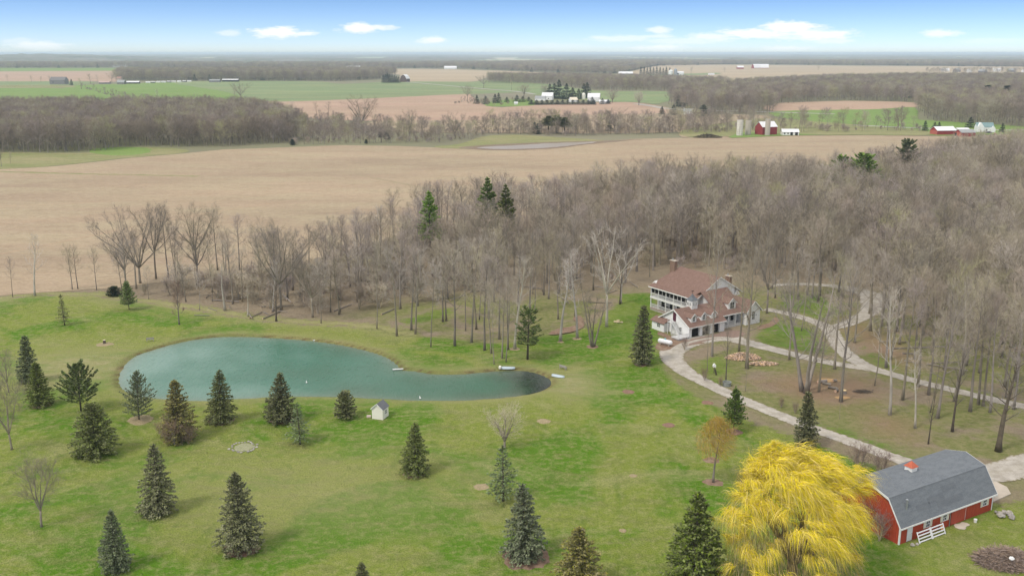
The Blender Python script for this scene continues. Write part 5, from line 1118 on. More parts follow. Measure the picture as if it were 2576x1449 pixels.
# garage front wall with three openings: piers and header, the rest solid behind
w_ = MB(); w_.prism_x([(.5,0),(.5,2.35),(4.8,5.33),(9.6,2.6),(9.6,0)], .02, 10.6); bays = [(.75,3.05),(3.95,6.2),(7.1,9.05)]
xs_ = [0]+[v for b in bays for v in b]+[10.6]
for i in range(0, len(xs_), 2): w_.box(xs_[i], 0, 0, xs_[i+1], .5, 2.6)
w_.box(0,.001,2.28,10.6,.5,2.6); wall = w_.build('wall', M_SIDE, hs)
for (x0,x1) in bays:
    d = MB().box(x0, .44, 0, x1, .49, 2.28).build('garage_door', M_DARK, hs)
    c = MB(); n = 8; w = x1-x0   # arched corners of the opening
    for s in (0,1):
        xx = x0 if s == 0 else x1; q = [(xx, 2.28), (xx, 1.88)]+[(xx+(1 if s == 0 else -1)*.5*math.sin(math.pi/2*k/4), 1.88+.40*(1-math.cos(math.pi/2*k/4))) for k in range(1,5)]
        c.prism_y(q if s else q[::-1], .01, .06)
    c.build('arch_trim', M_TRIM, hs)
rf = MB(); rf.slab([(-.35,-.4,2.44),(10.9,-.4,2.44),(10.9,4.8,5.47),(-.35,4.8,5.47)], .12); rf.slab([(-.35,4.8,5.47),(10.9,4.8,5.47),(10.9,10.0,2.44),(-.35,10.0,2.44)], .12); rf.build('roof', M_BROWNR, hs)
tb = MB()
for (y0,z0,y1,z1) in ((-.4,2.44,4.8,5.47),(10.0,2.44,4.8,5.47)): tb.add([(-.42,y0,z0+.02),(-.36,y0,z0+.02),(-.36,y1,z1+.02),(-.42,y1,z1+.02),(-.42,y0,z0-.24),(-.36,y0,z0-.24),(-.36,y1,z1-.24),(-.42,y1,z1-.24)], [(0,1,2,3),(4,7,6,5),(0,4,5,1),(3,2,6,7),(0,3,7,4),(1,5,6,2)])
tb.build('barge_board', M_TRIM, hs); MB().box(-.35,-.46,2.24,10.9,-.41,2.44).build('fascia', M_TRIM, hs)
def dormer(cx, y, z0, w, hw, rise, depth, pane_w, big=False):
    d = MB(); d.prism_y([(cx-w/2,z0),(cx+w/2,z0),(cx+w/2,z0+hw),(cx,z0+hw+rise),(cx-w/2,z0+hw)], y, y+depth); dm = d.build('dormer', M_SIDE, hs)
    r = MB(); e = .22; zz = z0+hw; sl = rise/(w/2)
    for s in (-1, 1): r.slab([(cx+s*(w/2+e), y-.2, zz-e*sl+.05), (cx, y-.2, zz+rise+.05), (cx, y+depth+.3, zz+rise+.05), (cx+s*(w/2+e), y+depth*.7, zz-e*sl+.05)], .08)
    r.build('dormer_roof', M_BROWNR, dm)
    # white rake boards
    b = MB()
    for s in (-1, 1): b.bar((cx+s*(w/2+e), y-.24, zz-e*sl-.02), (cx, y-.24, zz+rise-.01), .05, .16)
    b.build('rake_board', M_TRIM, dm)
    window(hs, cx-pane_w/2, z0+.28, pane_w, hw*.95, y-.001, name='dormer_window')
for cx in (1.95, 4.9, 7.9): dormer(cx, .8, 3.0, 1.5, 1.25, .75, 2.9, .8)
# gable-end door and outside stair
dd = MB().box(-.08,4.3,2.75,-.01,5.2,4.75).build('door', paint('maroon_door', (.10,.03,.05)), hs); MB().box(-.13,4.4,3.7,-.08,4.46,3.8).build('handle', M_STEEL, dd)
st = MB()
for i in range(12): st.box(-1.25, 1.9+i*.2, i*.21+.42, -.15, 2.12+i*.2, i*.21+.48)
st.box(-1.35,4.2,2.62,-.12,5.5,2.72); st.build('stair', M_RAIL, hs)
sr = MB(); sr.bar((-1.28,1.9,.5),(-1.28,4.2,2.8),.06,.16); sr.bar((-1.28,1.9,1.35),(-1.28,4.2,3.65),.06,.08); sr.bar((-1.28,4.2,3.65),(-1.28,5.5,3.65),.06,.08)
for i in range(9): sr.bar((-1.28,1.95+i*.28,.5+i*.28),(-1.28,1.95+i*.28,1.35+i*.28),.05)
for y in (4.3,4.9,5.45): sr.bar((-1.28,y,2.7),(-1.28,y,3.65),.05)
sr.bar((-1.28,5.4,0),(-1.28,5.4,2.65),.12); sr.bar((-1.28,4.25,0),(-1.28,4.25,2.65),.12); sr.build('stair_railing', M_RAIL, hs)
dk = MB(); dk.box(-3.3,-.4,.35,-.15,2.0,.45)
for i in range(12):
    x = -3.25+i*.27; dk.bar((x,-.37,0),(x,-.37,1.3),.06)
for i in range(10):
    y = -.37+i*.25; dk.bar((-3.25,y,0),(-3.25,y,1.3),.06)
dk.bar((-3.28,-.37,1.32),(-.3,-.37,1.32),.07); dk.bar((-3.25,-.4,1.32),(-3.25,2,1.32),.07); dk.bar((-3.28,-.37,.5),(-.3,-.37,.5),.07); dk.bar((-3.25,-.4,.5),(-3.25,2,.5),.07); dk.build('landing_deck', M_RAIL, hs)
# lean-to at the back of the gable end
MB().box(-1.5,6.4,0,-.02,10.4,1.95).build('lean_to', M_SIDE, hs); MB().slab([(-1.85,6.2,1.95),(.0,6.2,2.75),(.0,10.8,2.75),(-1.85,10.8,1.95)], .1).build('lean_to_roof', M_BROWNR, hs)
window(hs, 7.6, .8, 1.1, .9, -1.501, 'x', -1)
window(hs, 2.3, .9, .8, 1.0, -.001, 'x', -1, name='gable_window')
# cupola on the garage ridge
cu = MB(); cu.box(4.2,3.9,4.6,5.9,5.6,6.9); cu = cu.build('cupola', M_TRIM, hs); window(cu, 4.45, 5.7, .5, .8, 3.899); window(cu, 5.15, 5.7, .5, .8, 3.899); window(cu, 4.1, 5.7, .6, .8, 4.199, 'x', -1); window(cu, 4.85, 5.7, .6, .8, 4.199, 'x', -1)
cr_ = MB(); cr_.add([(4.0,3.7,6.9),(6.1,3.7,6.9),(6.1,5.8,6.9),(4.0,5.8,6.9),(4.6,4.3,7.5),(5.5,4.3,7.5),(5.5,5.2,7.5),(4.6,5.2,7.5),(5.05,4.75,8.3)], [(3,2,1,0),(0,1,5,4),(1,2,6,5),(2,3,7,6),(3,0,4,7),(4,5,8),(5,6,8),(6,7,8),(7,4,8)]); cr_.build('cupola_roof', M_SLATE2, cu)
wv = MB(); wv.bar((5.05,4.75,8.25),(5.05,4.75,9.0),.05); wv.bar((4.7,4.75,8.85),(5.4,4.75,8.85),.05,.12); wv.build('weather_vane', M_DARK, cu)
# middle section with front porch: x 10.6..17.8
m_ = MB(); m_.prism_x([(3.2,0),(3.2,3.1),(3.2,4.6),(7.0,7.45),(13.4,3.1),(13.4,0)], 10.65, 17.8); m_.build('wall', M_SIDE, hs)
rf = MB(); rf.slab([(10.3,1.15,3.08),(18.1,1.15,3.08),(18.1,7.0,7.6),(9.6,7.0,7.6)], .12); rf.slab([(9.6,7.0,7.6),(18.1,7.0,7.6),(18.1,13.7,3.0),(9.6,13.7,3.0)], .12); rf.build('roof', M_BROWNR, hs)
MB().box(10.6,1.08,2.86,18.0,1.14,3.1).build('fascia', M_TRIM, hs)
MB().box(10.6,1.3,0,17.6,3.2,.55).build('porch_base', paint('porch_floor', (.55,.54,.52)), hs)
for x in (10.8,13.1,15.4,17.5): MB().box(x-.08,1.35,.55,x+.08,1.51,2.95).build('porch_post', M_TRIM, hs)
for (x0,x1) in ((10.88,13.02),(13.18,15.32)):
    r = MB(); r.box(x0,1.40,1.40,x1,1.46,1.48); r.box(x0,1.40,.68,x1,1.46,.75)
    for i in range(14): xx = x0+.08+(x1-x0-.16)*i/13; r.box(xx-.02,1.41,.75,xx+.02,1.45,1.40)
    r.build('porch_railing', M_RAIL, hs)
window(hs, 11.4, 1.3, 1.3, 1.3, 3.199); window(hs, 13.6, 1.3, 1.3, 1.3, 3.199); MB().box(15.7,3.14,.56,16.6,3.19,2.6).build('door', M_DARK, hs)
dormer(15.0, 2.3, 3.6, 2.3, 1.75, 1.0, 3.6, 1.4, True)
# right cottage block with its gable to the drive
q = MB(); q.prism_y([(17.9,0),(22.3,0),(22.3,3.3),(20.1,5.35),(17.9,3.3)], .5, 12.5); q.build('wall', M_SIDE, hs)
rf = MB()
for s in (-1,1): rf.slab([(20.1+s*2.65,.15,2.95),(20.1,.15,5.5),(20.1,12.8,5.5),(20.1+s*2.65,12.8,2.95)], .12)
rf.build('roof', M_BROWNR, hs)
b = MB()
for s in (-1,1): b.bar((20.1+s*2.65,.10,2.83),(20.1,.10,5.37),.05,.22)
b.build('barge_board', M_TRIM, hs)
aw = window(hs, 19.6, 1.0, 1.0, 1.5, .499, name='arched_window'); at2 = MB(); at2.prism_y([(19.6,2.5)]+[(20.1+.5*math.cos(t),2.5+.42*math.sin(t)) for t in [math.pi*(1-k/8) for k in range(1,8)]]+[(20.6,2.5)], .42, .5); at2.build('arch', M_GLASS, aw)
window(hs, 18.0, 1.0, .6, 1.4, .499); window(hs, 3, 1.1, 1.0, 1.3, 22.301, 'x', 1)
MB().prism_y([(20.6,5.2),(22.4,5.2),(21.5,6.5)], 7.0, 10).build('rear_gable', M_SIDE, hs)
# main block: ridge runs along local y; x 8.7..23, y 7..22.8
m2 = MB(); m2.add([(10.9,7.2,0),(20.7,7.2,0),(20.7,22.6,0),(10.9,22.6,0),(10.9,7.2,5.9),(20.7,7.2,5.9),(20.7,22.6,5.9),(10.9,22.6,5.9)], [(0,3,2,1),(4,5,6,7),(0,1,5,4),(1,2,6,5),(2,3,7,6),(3,0,4,7)]); m2.build('wall', M_SIDE, hs)
MB().prism_y([(10.9,5.9),(20.7,5.9),(20.7,7.2),(15.8,10.0),(12.6,8.1)], 7.2, 7.7).build('end_gable', M_SIDE, hs)
rf = MB(); E_ = 8.35; rf.slab([(E_,23.2,5.85),(E_,7.0,5.85),(15.8,7.0,10.2),(15.8,20.4,10.2)], .14); rf.slab([(15.8,20.4,10.2),(15.8,7.0,10.2),(23.2,7.0,5.85),(23.2,23.2,5.85)], .14); rf.slab([(E_,23.2,5.86),(15.8,20.4,10.21),(23.2,23.2,5.86)], .14); rf.build('roof', M_BROWNR, hs)
b = MB()
b.bar((8.6,6.94,5.9),(15.8,6.94,10.12),.05,.24); b.bar((23.1,6.94,5.8),(15.8,6.94,10.12),.05,.24); b.build('barge_board', M_TRIM, hs)
MB().box(E_-.06,7.0,5.58,E_,23.2,5.82).build('fascia', M_TRIM, hs)
MB().prism_x([(21.6,6.35),(23.3,6.35),(22.4,7.1)], 9.6, 12.4).build('roof_gablet', M_SIDE, hs)
# two-storey porch
pf = MB(); pf.box(8.75,9.6,.35,10.9,22.9,.62); pf.build('porch_floor', paint('porch_boards', (.42,.33,.28)), hs); MB().box(8.72,9.6,2.95,10.9,22.9,3.35).build('porch_upper_floor', M_TRIM, hs)
MB().box(8.85,9.7,0,9.05,22.8,.35).build('porch_foundation', mat('pale_stone', (.55,.52,.47), (.4,.37,.33), 3), hs)
for i in range(6):
    y = 22.7-i*2.62; MB().box(8.78,y-.09,.62,8.96,y+.09,2.95).build('porch_post', M_TRIM, hs); MB().box(8.78,y-.09,3.35,8.96,y+.09,5.7).build('porch_post', M_TRIM, hs)
    if i < 5:
        for (zb, zt) in ((.75,1.55),(3.45,4.25)):
            r = MB(); r.box(8.84,y-2.53,zt,8.90,y-.09,zt+.08); r.box(8.84,y-2.53,zb,8.90,y-.09,zb+.06)
            for k in range(16): yy = y-.2-k*.15; r.box(8.85,yy-.022,zb+.06,8.89,yy+.022,zt)
            r.build('porch_railing', M_RAIL, hs)
        for k in (0,1):
            y0 = y-.16-k*1.22; w2 = MB(); w2.box(8.86,y0-1.15,4.36,8.90,y0,5.62); w2.build('screen', M_DARK, hs)
        MB().box(8.82,y-1.36,4.33,8.92,y-1.28,5.65).build('screen_mullion', M_TRIM, hs)
for y in (20.6,17.6,15.2,12.8): MB().box(10.84,y-.5,.7,10.89,y+.5,2.6).build('glazed_door', M_GLASS, hs)
for (cx,cy,zb,zt,w,d) in ((14.4,21.3,7.5,11.6,.8,1.6),(21.9,10.4,3.2,9.0,.8,1.4)):
    ch = MB().box(cx-w/2,cy-d/2,zb,cx+w/2,cy+d/2,zt).build('chimney', M_BRICK, hs); MB().box(cx-w/2-.14,cy-d/2-.14,zt+.001,cx+w/2+.14,cy+d/2+.14,zt+.14).build('chimney_cap', M_CONC, ch); MB().lathe([(.16,zt+.14),(.16,zt+.55)], (cx,cy+.3), 10).build('flue', M_STEEL, ch)
MB().lathe([(.13,8.2),(.13,8.75)], (13.4,11.5), 10).build('roof_vent', M_DARK, hs)
MB().box(20.9,.42,1.9,21.05,.49,2.15).build('wall_lamp', M_DARK, hs)
# porch furniture
def hp(x, y, z=0): return (38.3+x*math.cos(g_)-y*math.sin(g_), 197.9+x*math.sin(g_)+y*math.cos(g_), z)
sf = thing('porch_sofa', 'dark sofa on the lower porch of the farmhouse', 'sofa', hp(9.9,19.2,.62), g_); MB().box(-.4,-1,0,.4,1,.42).build('seat', M_DARK, sf); MB().box(.25,-1,.42,.42,1,.85).build('backrest', M_DARK, sf)
for y in (-1,.85): MB().box(-.4,y,.42,.25,y+.15,.65).build('arm', M_DARK, sf)

# ---- propane tank
tx, ty = G(1673,869); ta = math.atan2(G(1687,872)[1]-G(1660,866)[1], G(1687,872)[0]-G(1660,866)[0])
pt = thing('propane_tank', 'white propane tank lying on brown mulch left of the garage', 'tank', (tx,ty,.1), ta)
L2, r_ = 1.35, .5; tk = MB(); pts = [(-L2-.38,0,.75),(-L2-.30,0,.75),(-L2-.12,0,.75),(-L2,0,.75),(L2,0,.75),(L2+.12,0,.75),(L2+.30,0,.75),(L2+.38,0,.75)]; tk.tube(pts, [.08,.28,.44,r_,r_,.44,.28,.08], 20); tk.build('vessel', paint('white_gloss', (.80,.81,.84), rough=.3), pt, True)
MB().lathe([(.2,1.2),(.2,1.4),(.12,1.48)], n=12).build('valve_dome', paint('teal_dome', (.25,.55,.58)), pt)
for x in (-1,1): MB().box(x-.1,-.35,0,x+.1,.35,.3).build('foot', M_CONC, pt)
# ---- pump-house by the pond
sx, sy = -22.0, 150.4; sa = R(26)
sh = thing('white_shed', 'tiny white shed with a grey gable roof standing on the pond lawn', 'shed', (*G(957,1058),0), 0)
c0 = np.array(G(936,1054)); c1 = np.array(G(963,1058)); c2 = np.array(G(984,1046)); c1b = c1
e1 = unit(np.append(c0-c1, 0))[:2]; ang = math.atan2(-e1[1], -e1[0]); sh.location = (c0[0], c0[1], ground_height(*c0)); sh.rotation_euler = (0,0,ang)
W1 = float(np.linalg.norm(c1-c0)); D1 = 2.1
MB().prism_y([(0,0),(W1,0),(W1,1.9),(W1/2,2.75),(0,1.9)], 0, D1).build('wall', M_CREAM, sh)
rf = MB()
for s in (-1,1): rf.slab([(W1/2+s*(W1/2+.15),-.15,1.83),(W1/2,-.15,2.86),(W1/2,D1+.15,2.86),(W1/2+s*(W1/2+.15),D1+.15,1.83)], .07)
rf.build('roof', M_SHEDR, sh)
b = MB()
for s in (-1,1): b.bar((W1/2+s*(W1/2+.15),-.17,1.76),(W1/2,-.17,2.79),.04,.12)
b.build('barge_board', M_TRIM, sh); window(sh, .7, .75, .75, .85, W1+.001, 'x', 1)
tag(MB().box(-.35,-.25,0,.35,.25,.28).build('wooden_step', paint('pinkish_step', (.66,.52,.48)), None, loc=(*G(928,1050), ground_height(*G(928,1050)))), 'low pinkish step beside the left wall of the white shed', 'step')

# ---- things round the pond and lawn
def bench(px, py, rz, label):
    t = thing('garden_bench', label, 'bench', at(px, py, ground_height(*G(px,py))), rz); m = M_BENCH
    for i in range(4): MB().box(-.75,-.26+i*.13,.42,.75,-.16+i*.13,.46).build('seat_slat', m, t)
    for i in range(3): MB().box(-.75,.27+i*.03,.55+i*.15,.75,.30+i*.03,.66+i*.15).build('back_slat', m, t)
    for x in (-.7,.62):
        MB().box(x,-.25,0,x+.08,-.17,.62).build('leg', m, t); MB().box(x,.22,0,x+.08,.30,.95).build('leg', m, t); MB().box(x,-.25,.62,x+.08,.30,.67).build('armrest', m, t)
M_BENCH = mat('weathered_grey_wood', (.42,.40,.37), (.3,.28,.26), 4)
bench(378, 858, R(200), 'weathered wooden bench on the lawn above the left pond shore'); bench(1417, 929, R(140), 'weathered wooden bench right of the pond tip')
def boat(px, py, L, rz, label):
    t = thing('rowing_boat', label, 'boat', at(px, py, ground_height(*G(px,py))+.02), rz); mb = MB(); n = 10; rows = []
    for i in range(n+1):
        u = i/n; w = .42*math.sin(math.pi*(u*.86+.10))**.6; x = (u-.5)*L; rows.append([(x,-w,.04),(x,-w*.85,.26),(x,0,.42+.04*math.sin(math.pi*u)),(x,w*.85,.26),(x,w,.04)])
    o = 0
    for r in rows: mb.v += r
    for i in range(n):
        for k in range(4): a = i*5+k; mb.f.append((a,a+1,a+6,a+5)); mb.m.append(0)
    mb.f += [(4,3,2,1,0), tuple(n*5+k for k in range(5))]; mb.m += [0,0]; mb.build('hull', paint('pale_blue_hull', (.50,.58,.62), (.42,.5,.54), .4), t, True); MB().box(-L*.46,-.02,.42,L*.46,.02,.48).build('keel', M_STEEL, t)
boat(1276, 926, 3.1, R(-3), 'pale blue upturned boat on the bank above the pond tip'); boat(1404, 948, 2.6, R(-28), 'pale blue upturned boat on the grass right of the pond')
tag(obj('white_tub', MB().lathe([(.2,0),(.3,.15),(.27,.55),(.15,.68)], n=12).mesh('white_tub', M_CREAM, True), None, at(1258,927,ground_height(*G(1258,927)))), 'cream tub standing at the left end of the upturned boat', 'tub')
dk = thing('pond_plank', 'small white plank jetty sticking into the pond', 'jetty', (*G(1003,926), -.30), R(12)); MB().box(-1.2,-.18,.1,.9,.18,.16).build('board', M_WHITE, dk)
for x in (-1.0,.6): MB().box(x,-.15,-.6,x+.08,.15,.1).build('post', M_BENCH, dk)
def duck(px, py, label, s=1.0):
    t = thing('white_duck', label, 'duck', (*G(px,py), -.40), rt.uniform(0,6.28)); t.scale = (s,s,s)
    b = MB(); b.tube([(-.34,0,.16),(-.22,0,.12),(0,0,.10),(.18,0,.12),(.26,0,.2),(.28,0,.34),(.33,0,.38),(.38,0,.36)], [.02,.11,.16,.12,.06,.045,.06,.02], 10); b.build('body', M_WHITE, t, True); MB().tube([(.38,0,.36),(.48,0,.34)], [.025,.01], 6).build('bill', paint('orange_bill', (.7,.3,.05)), t)
duck(771, 958, 'white decoy floating in the middle of the pond', .9); duck(1057, 997, 'white decoy at the near shore of the narrow pond end', .9); duck(790, 853, 'white decoy at the far shore of the pond', .9)
def ring(name, px, py, rx_, ry_, m, label, cat='mulch bed', h=.07, seed=1, hole=False, group=None):
    rs = random.Random(seed); n = 22; mb = MB(); mb.v.append((0,0,h))
    for k in range(n): a = 6.283*k/n; q = rs.uniform(.82,1.1); mb.v.append((rx_*.7*q*math.cos(a), ry_*.7*q*math.sin(a), h*.8))
    for k in range(n): a = 6.283*k/n; q = rs.uniform(.85,1.12); mb.v.append((rx_*q*math.cos(a), ry_*q*math.sin(a), -.03))
    for k in range(n): k2 = (k+1)%n; mb.f += [(0,1+k,1+k2),(1+k,1+n+k,1+n+k2,1+k2)]; mb.m += [0,0]
    x, y = G(px,py); return tag(mb.build(name, m, None, loc=(x, y, ground_height(x,y)+.03)), label, cat, group)
M_STRAW = mat('straw_litter', (.36,.285,.18), (.25,.21,.11), 3, .9, bump=.04, bscale=8); M_REDM = mat('red_mulch', (.27,.165,.12), (.19,.12,.085), 3, .9, bump=.04, bscale=8)
for i, (px,py,rm,m,l) in enumerate([(1368,1063,1.15,M_STRAW,'straw mound alone on the right-hand lawn below the pond tip'),(1580,983,1.2,M_REDM,'red-brown mulch spot on the lawn left of the drive bend'),(1682,1067,1.05,M_REDM,'red-brown mulch spot halfway between pond and young pine'),
   (1780,1013,1.05,M_REDM,'red-brown mulch spot close to the near drive'),(1593,1197,.6,M_STRAW,'small straw spot in the middle of the right-hand lawn'),(1567,1336,.5,M_STRAW,'small straw spot left of the biggest dark spruce'),(1211,1223,1.1,M_STRAW,'straw heap left of the blue-grey spruce'),
   (1845,1084,1.5,M_REDM,'red mulch ring round the young pine'),(1794,1214,1.5,M_MULCH,'pale mulch ring round the young willow'),(1790,1154,1.3,M_MULCH,'mulch spot behind the young willow'),(1613,917,1.4,M_MULCH,'mulch ring under the tall spruce by the farmhouse'),(1492,871,1.4,M_MULCH,'mulch ring under the many-stemmed tree'),
   (1410,859,.8,M_STRAW,'small ring of litter under the left pale aspen'),(1452,851,1.1,M_STRAW,'ring of litter under the aspen at the mulch path'),(1042,1190,1.7,M_STRAW,'brown ring under the spruce right of the white shed'),(350,1056,2.4,M_STRAW,'brown ring under the grey layered fir'),
   (104,1020,1.6,M_STRAW,'brown ring under the brownish spruce at far left'),(1321,1400,3.3,M_MULCH,'brown skirt of litter under the large drooping spruce'),(262,866,1.9,M_STRAW,'ring of straw round the tree stump at the upper left'),(610,1383,2.2,M_MULCH,'litter under the large dark spruce of the lower left lawn'),(2028,1128,1.6,M_MULCH,'pinkish mulch under the slim spruce by the willow'),(1295,879,1.2,M_STRAW,'bare worn spot under the pale whitish tree'),(708,1056,2.2,M_MULCH,'litter under the full green spruce at the pond'),(555,1060,2.2,M_MULCH,'litter under the green spruce at the pond edge')]):
    ring('mulch_bed', px, py, rm, rm, m, l, seed=i)
for i in range(26):
    a = 6.283*i/26; r = 2.0*random.Random(i).uniform(.8,1.1); x, y = G(612,1124); x += r*math.cos(a); y += r*math.sin(a)
    tag(obj('rock', boulder('rock', None, random.Random(i).uniform(.12,.26), M_ROCK, 200+i, .35), None, (x, y, ground_height(x,y))), 'pale stone of the stone ring on the left lawn', 'rock', 'stones of the ring on the left lawn')
ring('ash_bed', 612, 1124, 1.7, 1.7, mat('pale_dead_grass', (.34,.33,.22), (.22,.24,.12), 3), 'patch of pale dead grass inside the stone ring', 'ash bed', .03)
sx_, sy_ = G(263,864); stp = thing('tree_stump', 'short dark stump with a pale top on the upper left lawn', 'stump', (sx_,sy_,ground_height(sx_,sy_))); MB().lathe([(.5,0),(.3,.15),(.26,.8)], n=10).build('wood', M_BARKDARK, stp); MB().lathe([(.27,.801),(.26,.86)], n=10).build('cut_top', paint('pale_cut_wood', (.75,.66,.48)), stp)
for i in range(7): rr2 = random.Random(i+40); tag(obj('rock', boulder('rock', None, rr2.uniform(.2,.4), mat('cream_rock', (.62,.52,.33), (.45,.37,.24), 3) if i == 0 else bpy.data.materials['cream_rock'], 300+i), None, (G(1556,810)[0]+rr2.uniform(-.9,.9), G(1556,810)[1]+rr2.uniform(-.8,.8), 0)), 'cream-coloured rock of the fire ring on the lawn left of the farmhouse', 'rock', 'rocks of the fire ring left of the farmhouse')
# post lamp, tub, woodpile, logs, stump, ashes in the drive loop
lp = thing('birdhouse_post', 'white-topped post standing in the drive loop below the garage', 'post', (*G(1796,939),0)); MB().box(-.07,-.07,0,.07,.07,1.3).build('post', M_BARKDARK, lp); MB().prism_y([(-.28,1.3),(.28,1.3),(.28,1.7),(0,2.0),(-.28,1.7)], -.25, .25).build('box', M_WHITE, lp)
lp = thing('dark_post', 'short dark leaning post beside the white-topped post', 'post', (*G(1802,943),0)); lp.rotation_euler = (R(8), R(-14), 0); MB().lathe([(.16,0),(.13,1.3)], n=8).build('stem', M_BARKDARK, lp)
tb_ = thing('stock_tub', 'round grey tub with a dark rim at the drive edge in the loop', 'tub', (*G(1828,970),0)); MB().lathe([(.75,0),(.8,.7),(.86,.72),(.86,.78),(.72,.78),(.68,.3)], n=20).build('tub', paint('grey_green_tub', (.27,.29,.27), rough=.5), tb_)
def log_mesh(name, L, r, seed, m=None):
    mb = MB(); mb.tube([(-L/2,0,r*.8),(0,0,r*.85),(L/2,0,r*.8)], [r,r*.95,r*.9], 8); mb.m = [1 if len(f) > 4 else 0 for f in mb.f]; return mb.mesh(name, [m or M_BARK, M_CUT])
M_CUT = mat('split_wood', (.66,.44,.26), (.5,.32,.19), 4, .8, island=.2); M_SPLIT = mat('firewood', (.66,.48,.34), (.34,.25,.19), 1.5, .85, island=.55)
rs = np.random.RandomState(6); pile = MB()
for (cx, cy, rx2, ry2, h, n) in ((1870,901,3.6,1.7,1.15,900),(1920,916,2.9,1.0,.5,420)):
    X, Y = G(cx, cy)
    for i in range(n):
        a = rs.uniform(0,6.28); u = rs.rand()**.55; x = X+rx2*u*math.cos(a); y = Y+ry2*u*math.sin(a); z = h*(1-u**1.7)*rs.rand()**.4; b_ = rs.uniform(0,6.28); L = .42; w = rs.uniform(.07,.13); dx, dy, dz = math.cos(b_)*L/2, math.sin(b_)*L/2, rs.uniform(-.15,.15)
        pile.bar((x-dx,y-dy,z+.06-dz),(x+dx,y+dy,z+.06+dz), w*1.6, w*1.2)
tag(pile.build('firewood_heap', M_SPLIT), 'loose heap of split firewood in the drive loop before the farmhouse', 'firewood', kind='stuff')
for i, (px,py,L,r,rz,lab) in enumerate([(2068,962,2.0,.3,20,'thick sawn log, leftmost on the litter left of the sawn stump'),(2080,968,1.5,.28,-35,'thick sawn log lying across the leftmost one'),(2096,978,1.8,.26,-30,'sawn log between the log heap and the sawn stump'),(2104,985,1.0,.28,50,'short log end nearest the sawn stump'),(2100,960,.8,.3,10,'short upright-cut log piece above the log row'),
    (2320,876,3.5,.22,8,'pale felled log lying in the right-hand wood, left'),(2360,874,3.0,.2,-5,'pale felled log lying in the right-hand wood, right'),(2283,892,2.2,.25,-12,'felled log beyond the drive on rusty leaves')]):
    tag(obj('log', log_mesh('log', L, r, i), None, (*G(px,py),0), R(rz)), lab, 'log')
s2 = thing('sawn_stump', 'fresh sawn stump with a bright top below the drive fork', 'stump', (*G(2123,990),0)); MB().lathe([(.55,0),(.42,.2),(.40,.65)], n=12).build('wood', M_BARK, s2); MB().lathe([(.41,.651),(.40,.69)], n=12).build('cut_top', paint('fresh_cut_wood', (.80,.62,.33)), s2)
ring('sawdust', 2122, 1001, 1.4, .9, mat('orange_sawdust', (.48,.30,.15), (.35,.24,.12), 3), 'orange sawdust on the ground below the sawn stump', 'sawdust', .03, 77); ring('sawdust', 2085, 956, 2.2, 1.2, bpy.data.materials['orange_sawdust'], 'orange sawdust around the sawn logs', 'sawdust', .03, 78)
tag(stick_pile('burnt_brush', (*G(2168,986),0), 1.7, .8, .3, 260, mat('charred_sticks', (.17,.14,.115), (.11,.09,.075), 2), 7, (.6,1.6)), 'low heap of charred sticks right of the sawn stump', 'ash heap', kind='stuff')
# fallen timber in the wood
fl_ = random.Random(14); sh_log = [log_mesh('fallen_log', L, r, 1, M_TWIGN if k else M_BARK) for k, (L, r) in enumerate(((6,.13),(4,.10),(7.5,.15),(3,.09)))]
for i in range(62):
    if i < 26: px, py = fl_.uniform(480,1000), fl_.uniform(735,800)
    elif i < 50: px, py = fl_.uniform(1000,1620), fl_.uniform(700,765)
    else: px, py = fl_.uniform(2230,2560), fl_.uniform(860,935)
    o = obj('fallen_log', fl_.choice(sh_log), None, (*G(px,py), fl_.uniform(.0,.5)), fl_.uniform(-1.5,1.5)); tag(o, ('grey fallen trunk on the litter of the left wood edge','grey fallen trunk on the litter behind the grove','grey fallen trunk in the wood beyond the drive')[0 if i < 26 else 1 if i < 50 else 2], 'log', ('fallen trunks of the left wood edge','fallen trunks behind the grove','fallen trunks beyond the drive')[0 if i < 26 else 1 if i < 50 else 2])

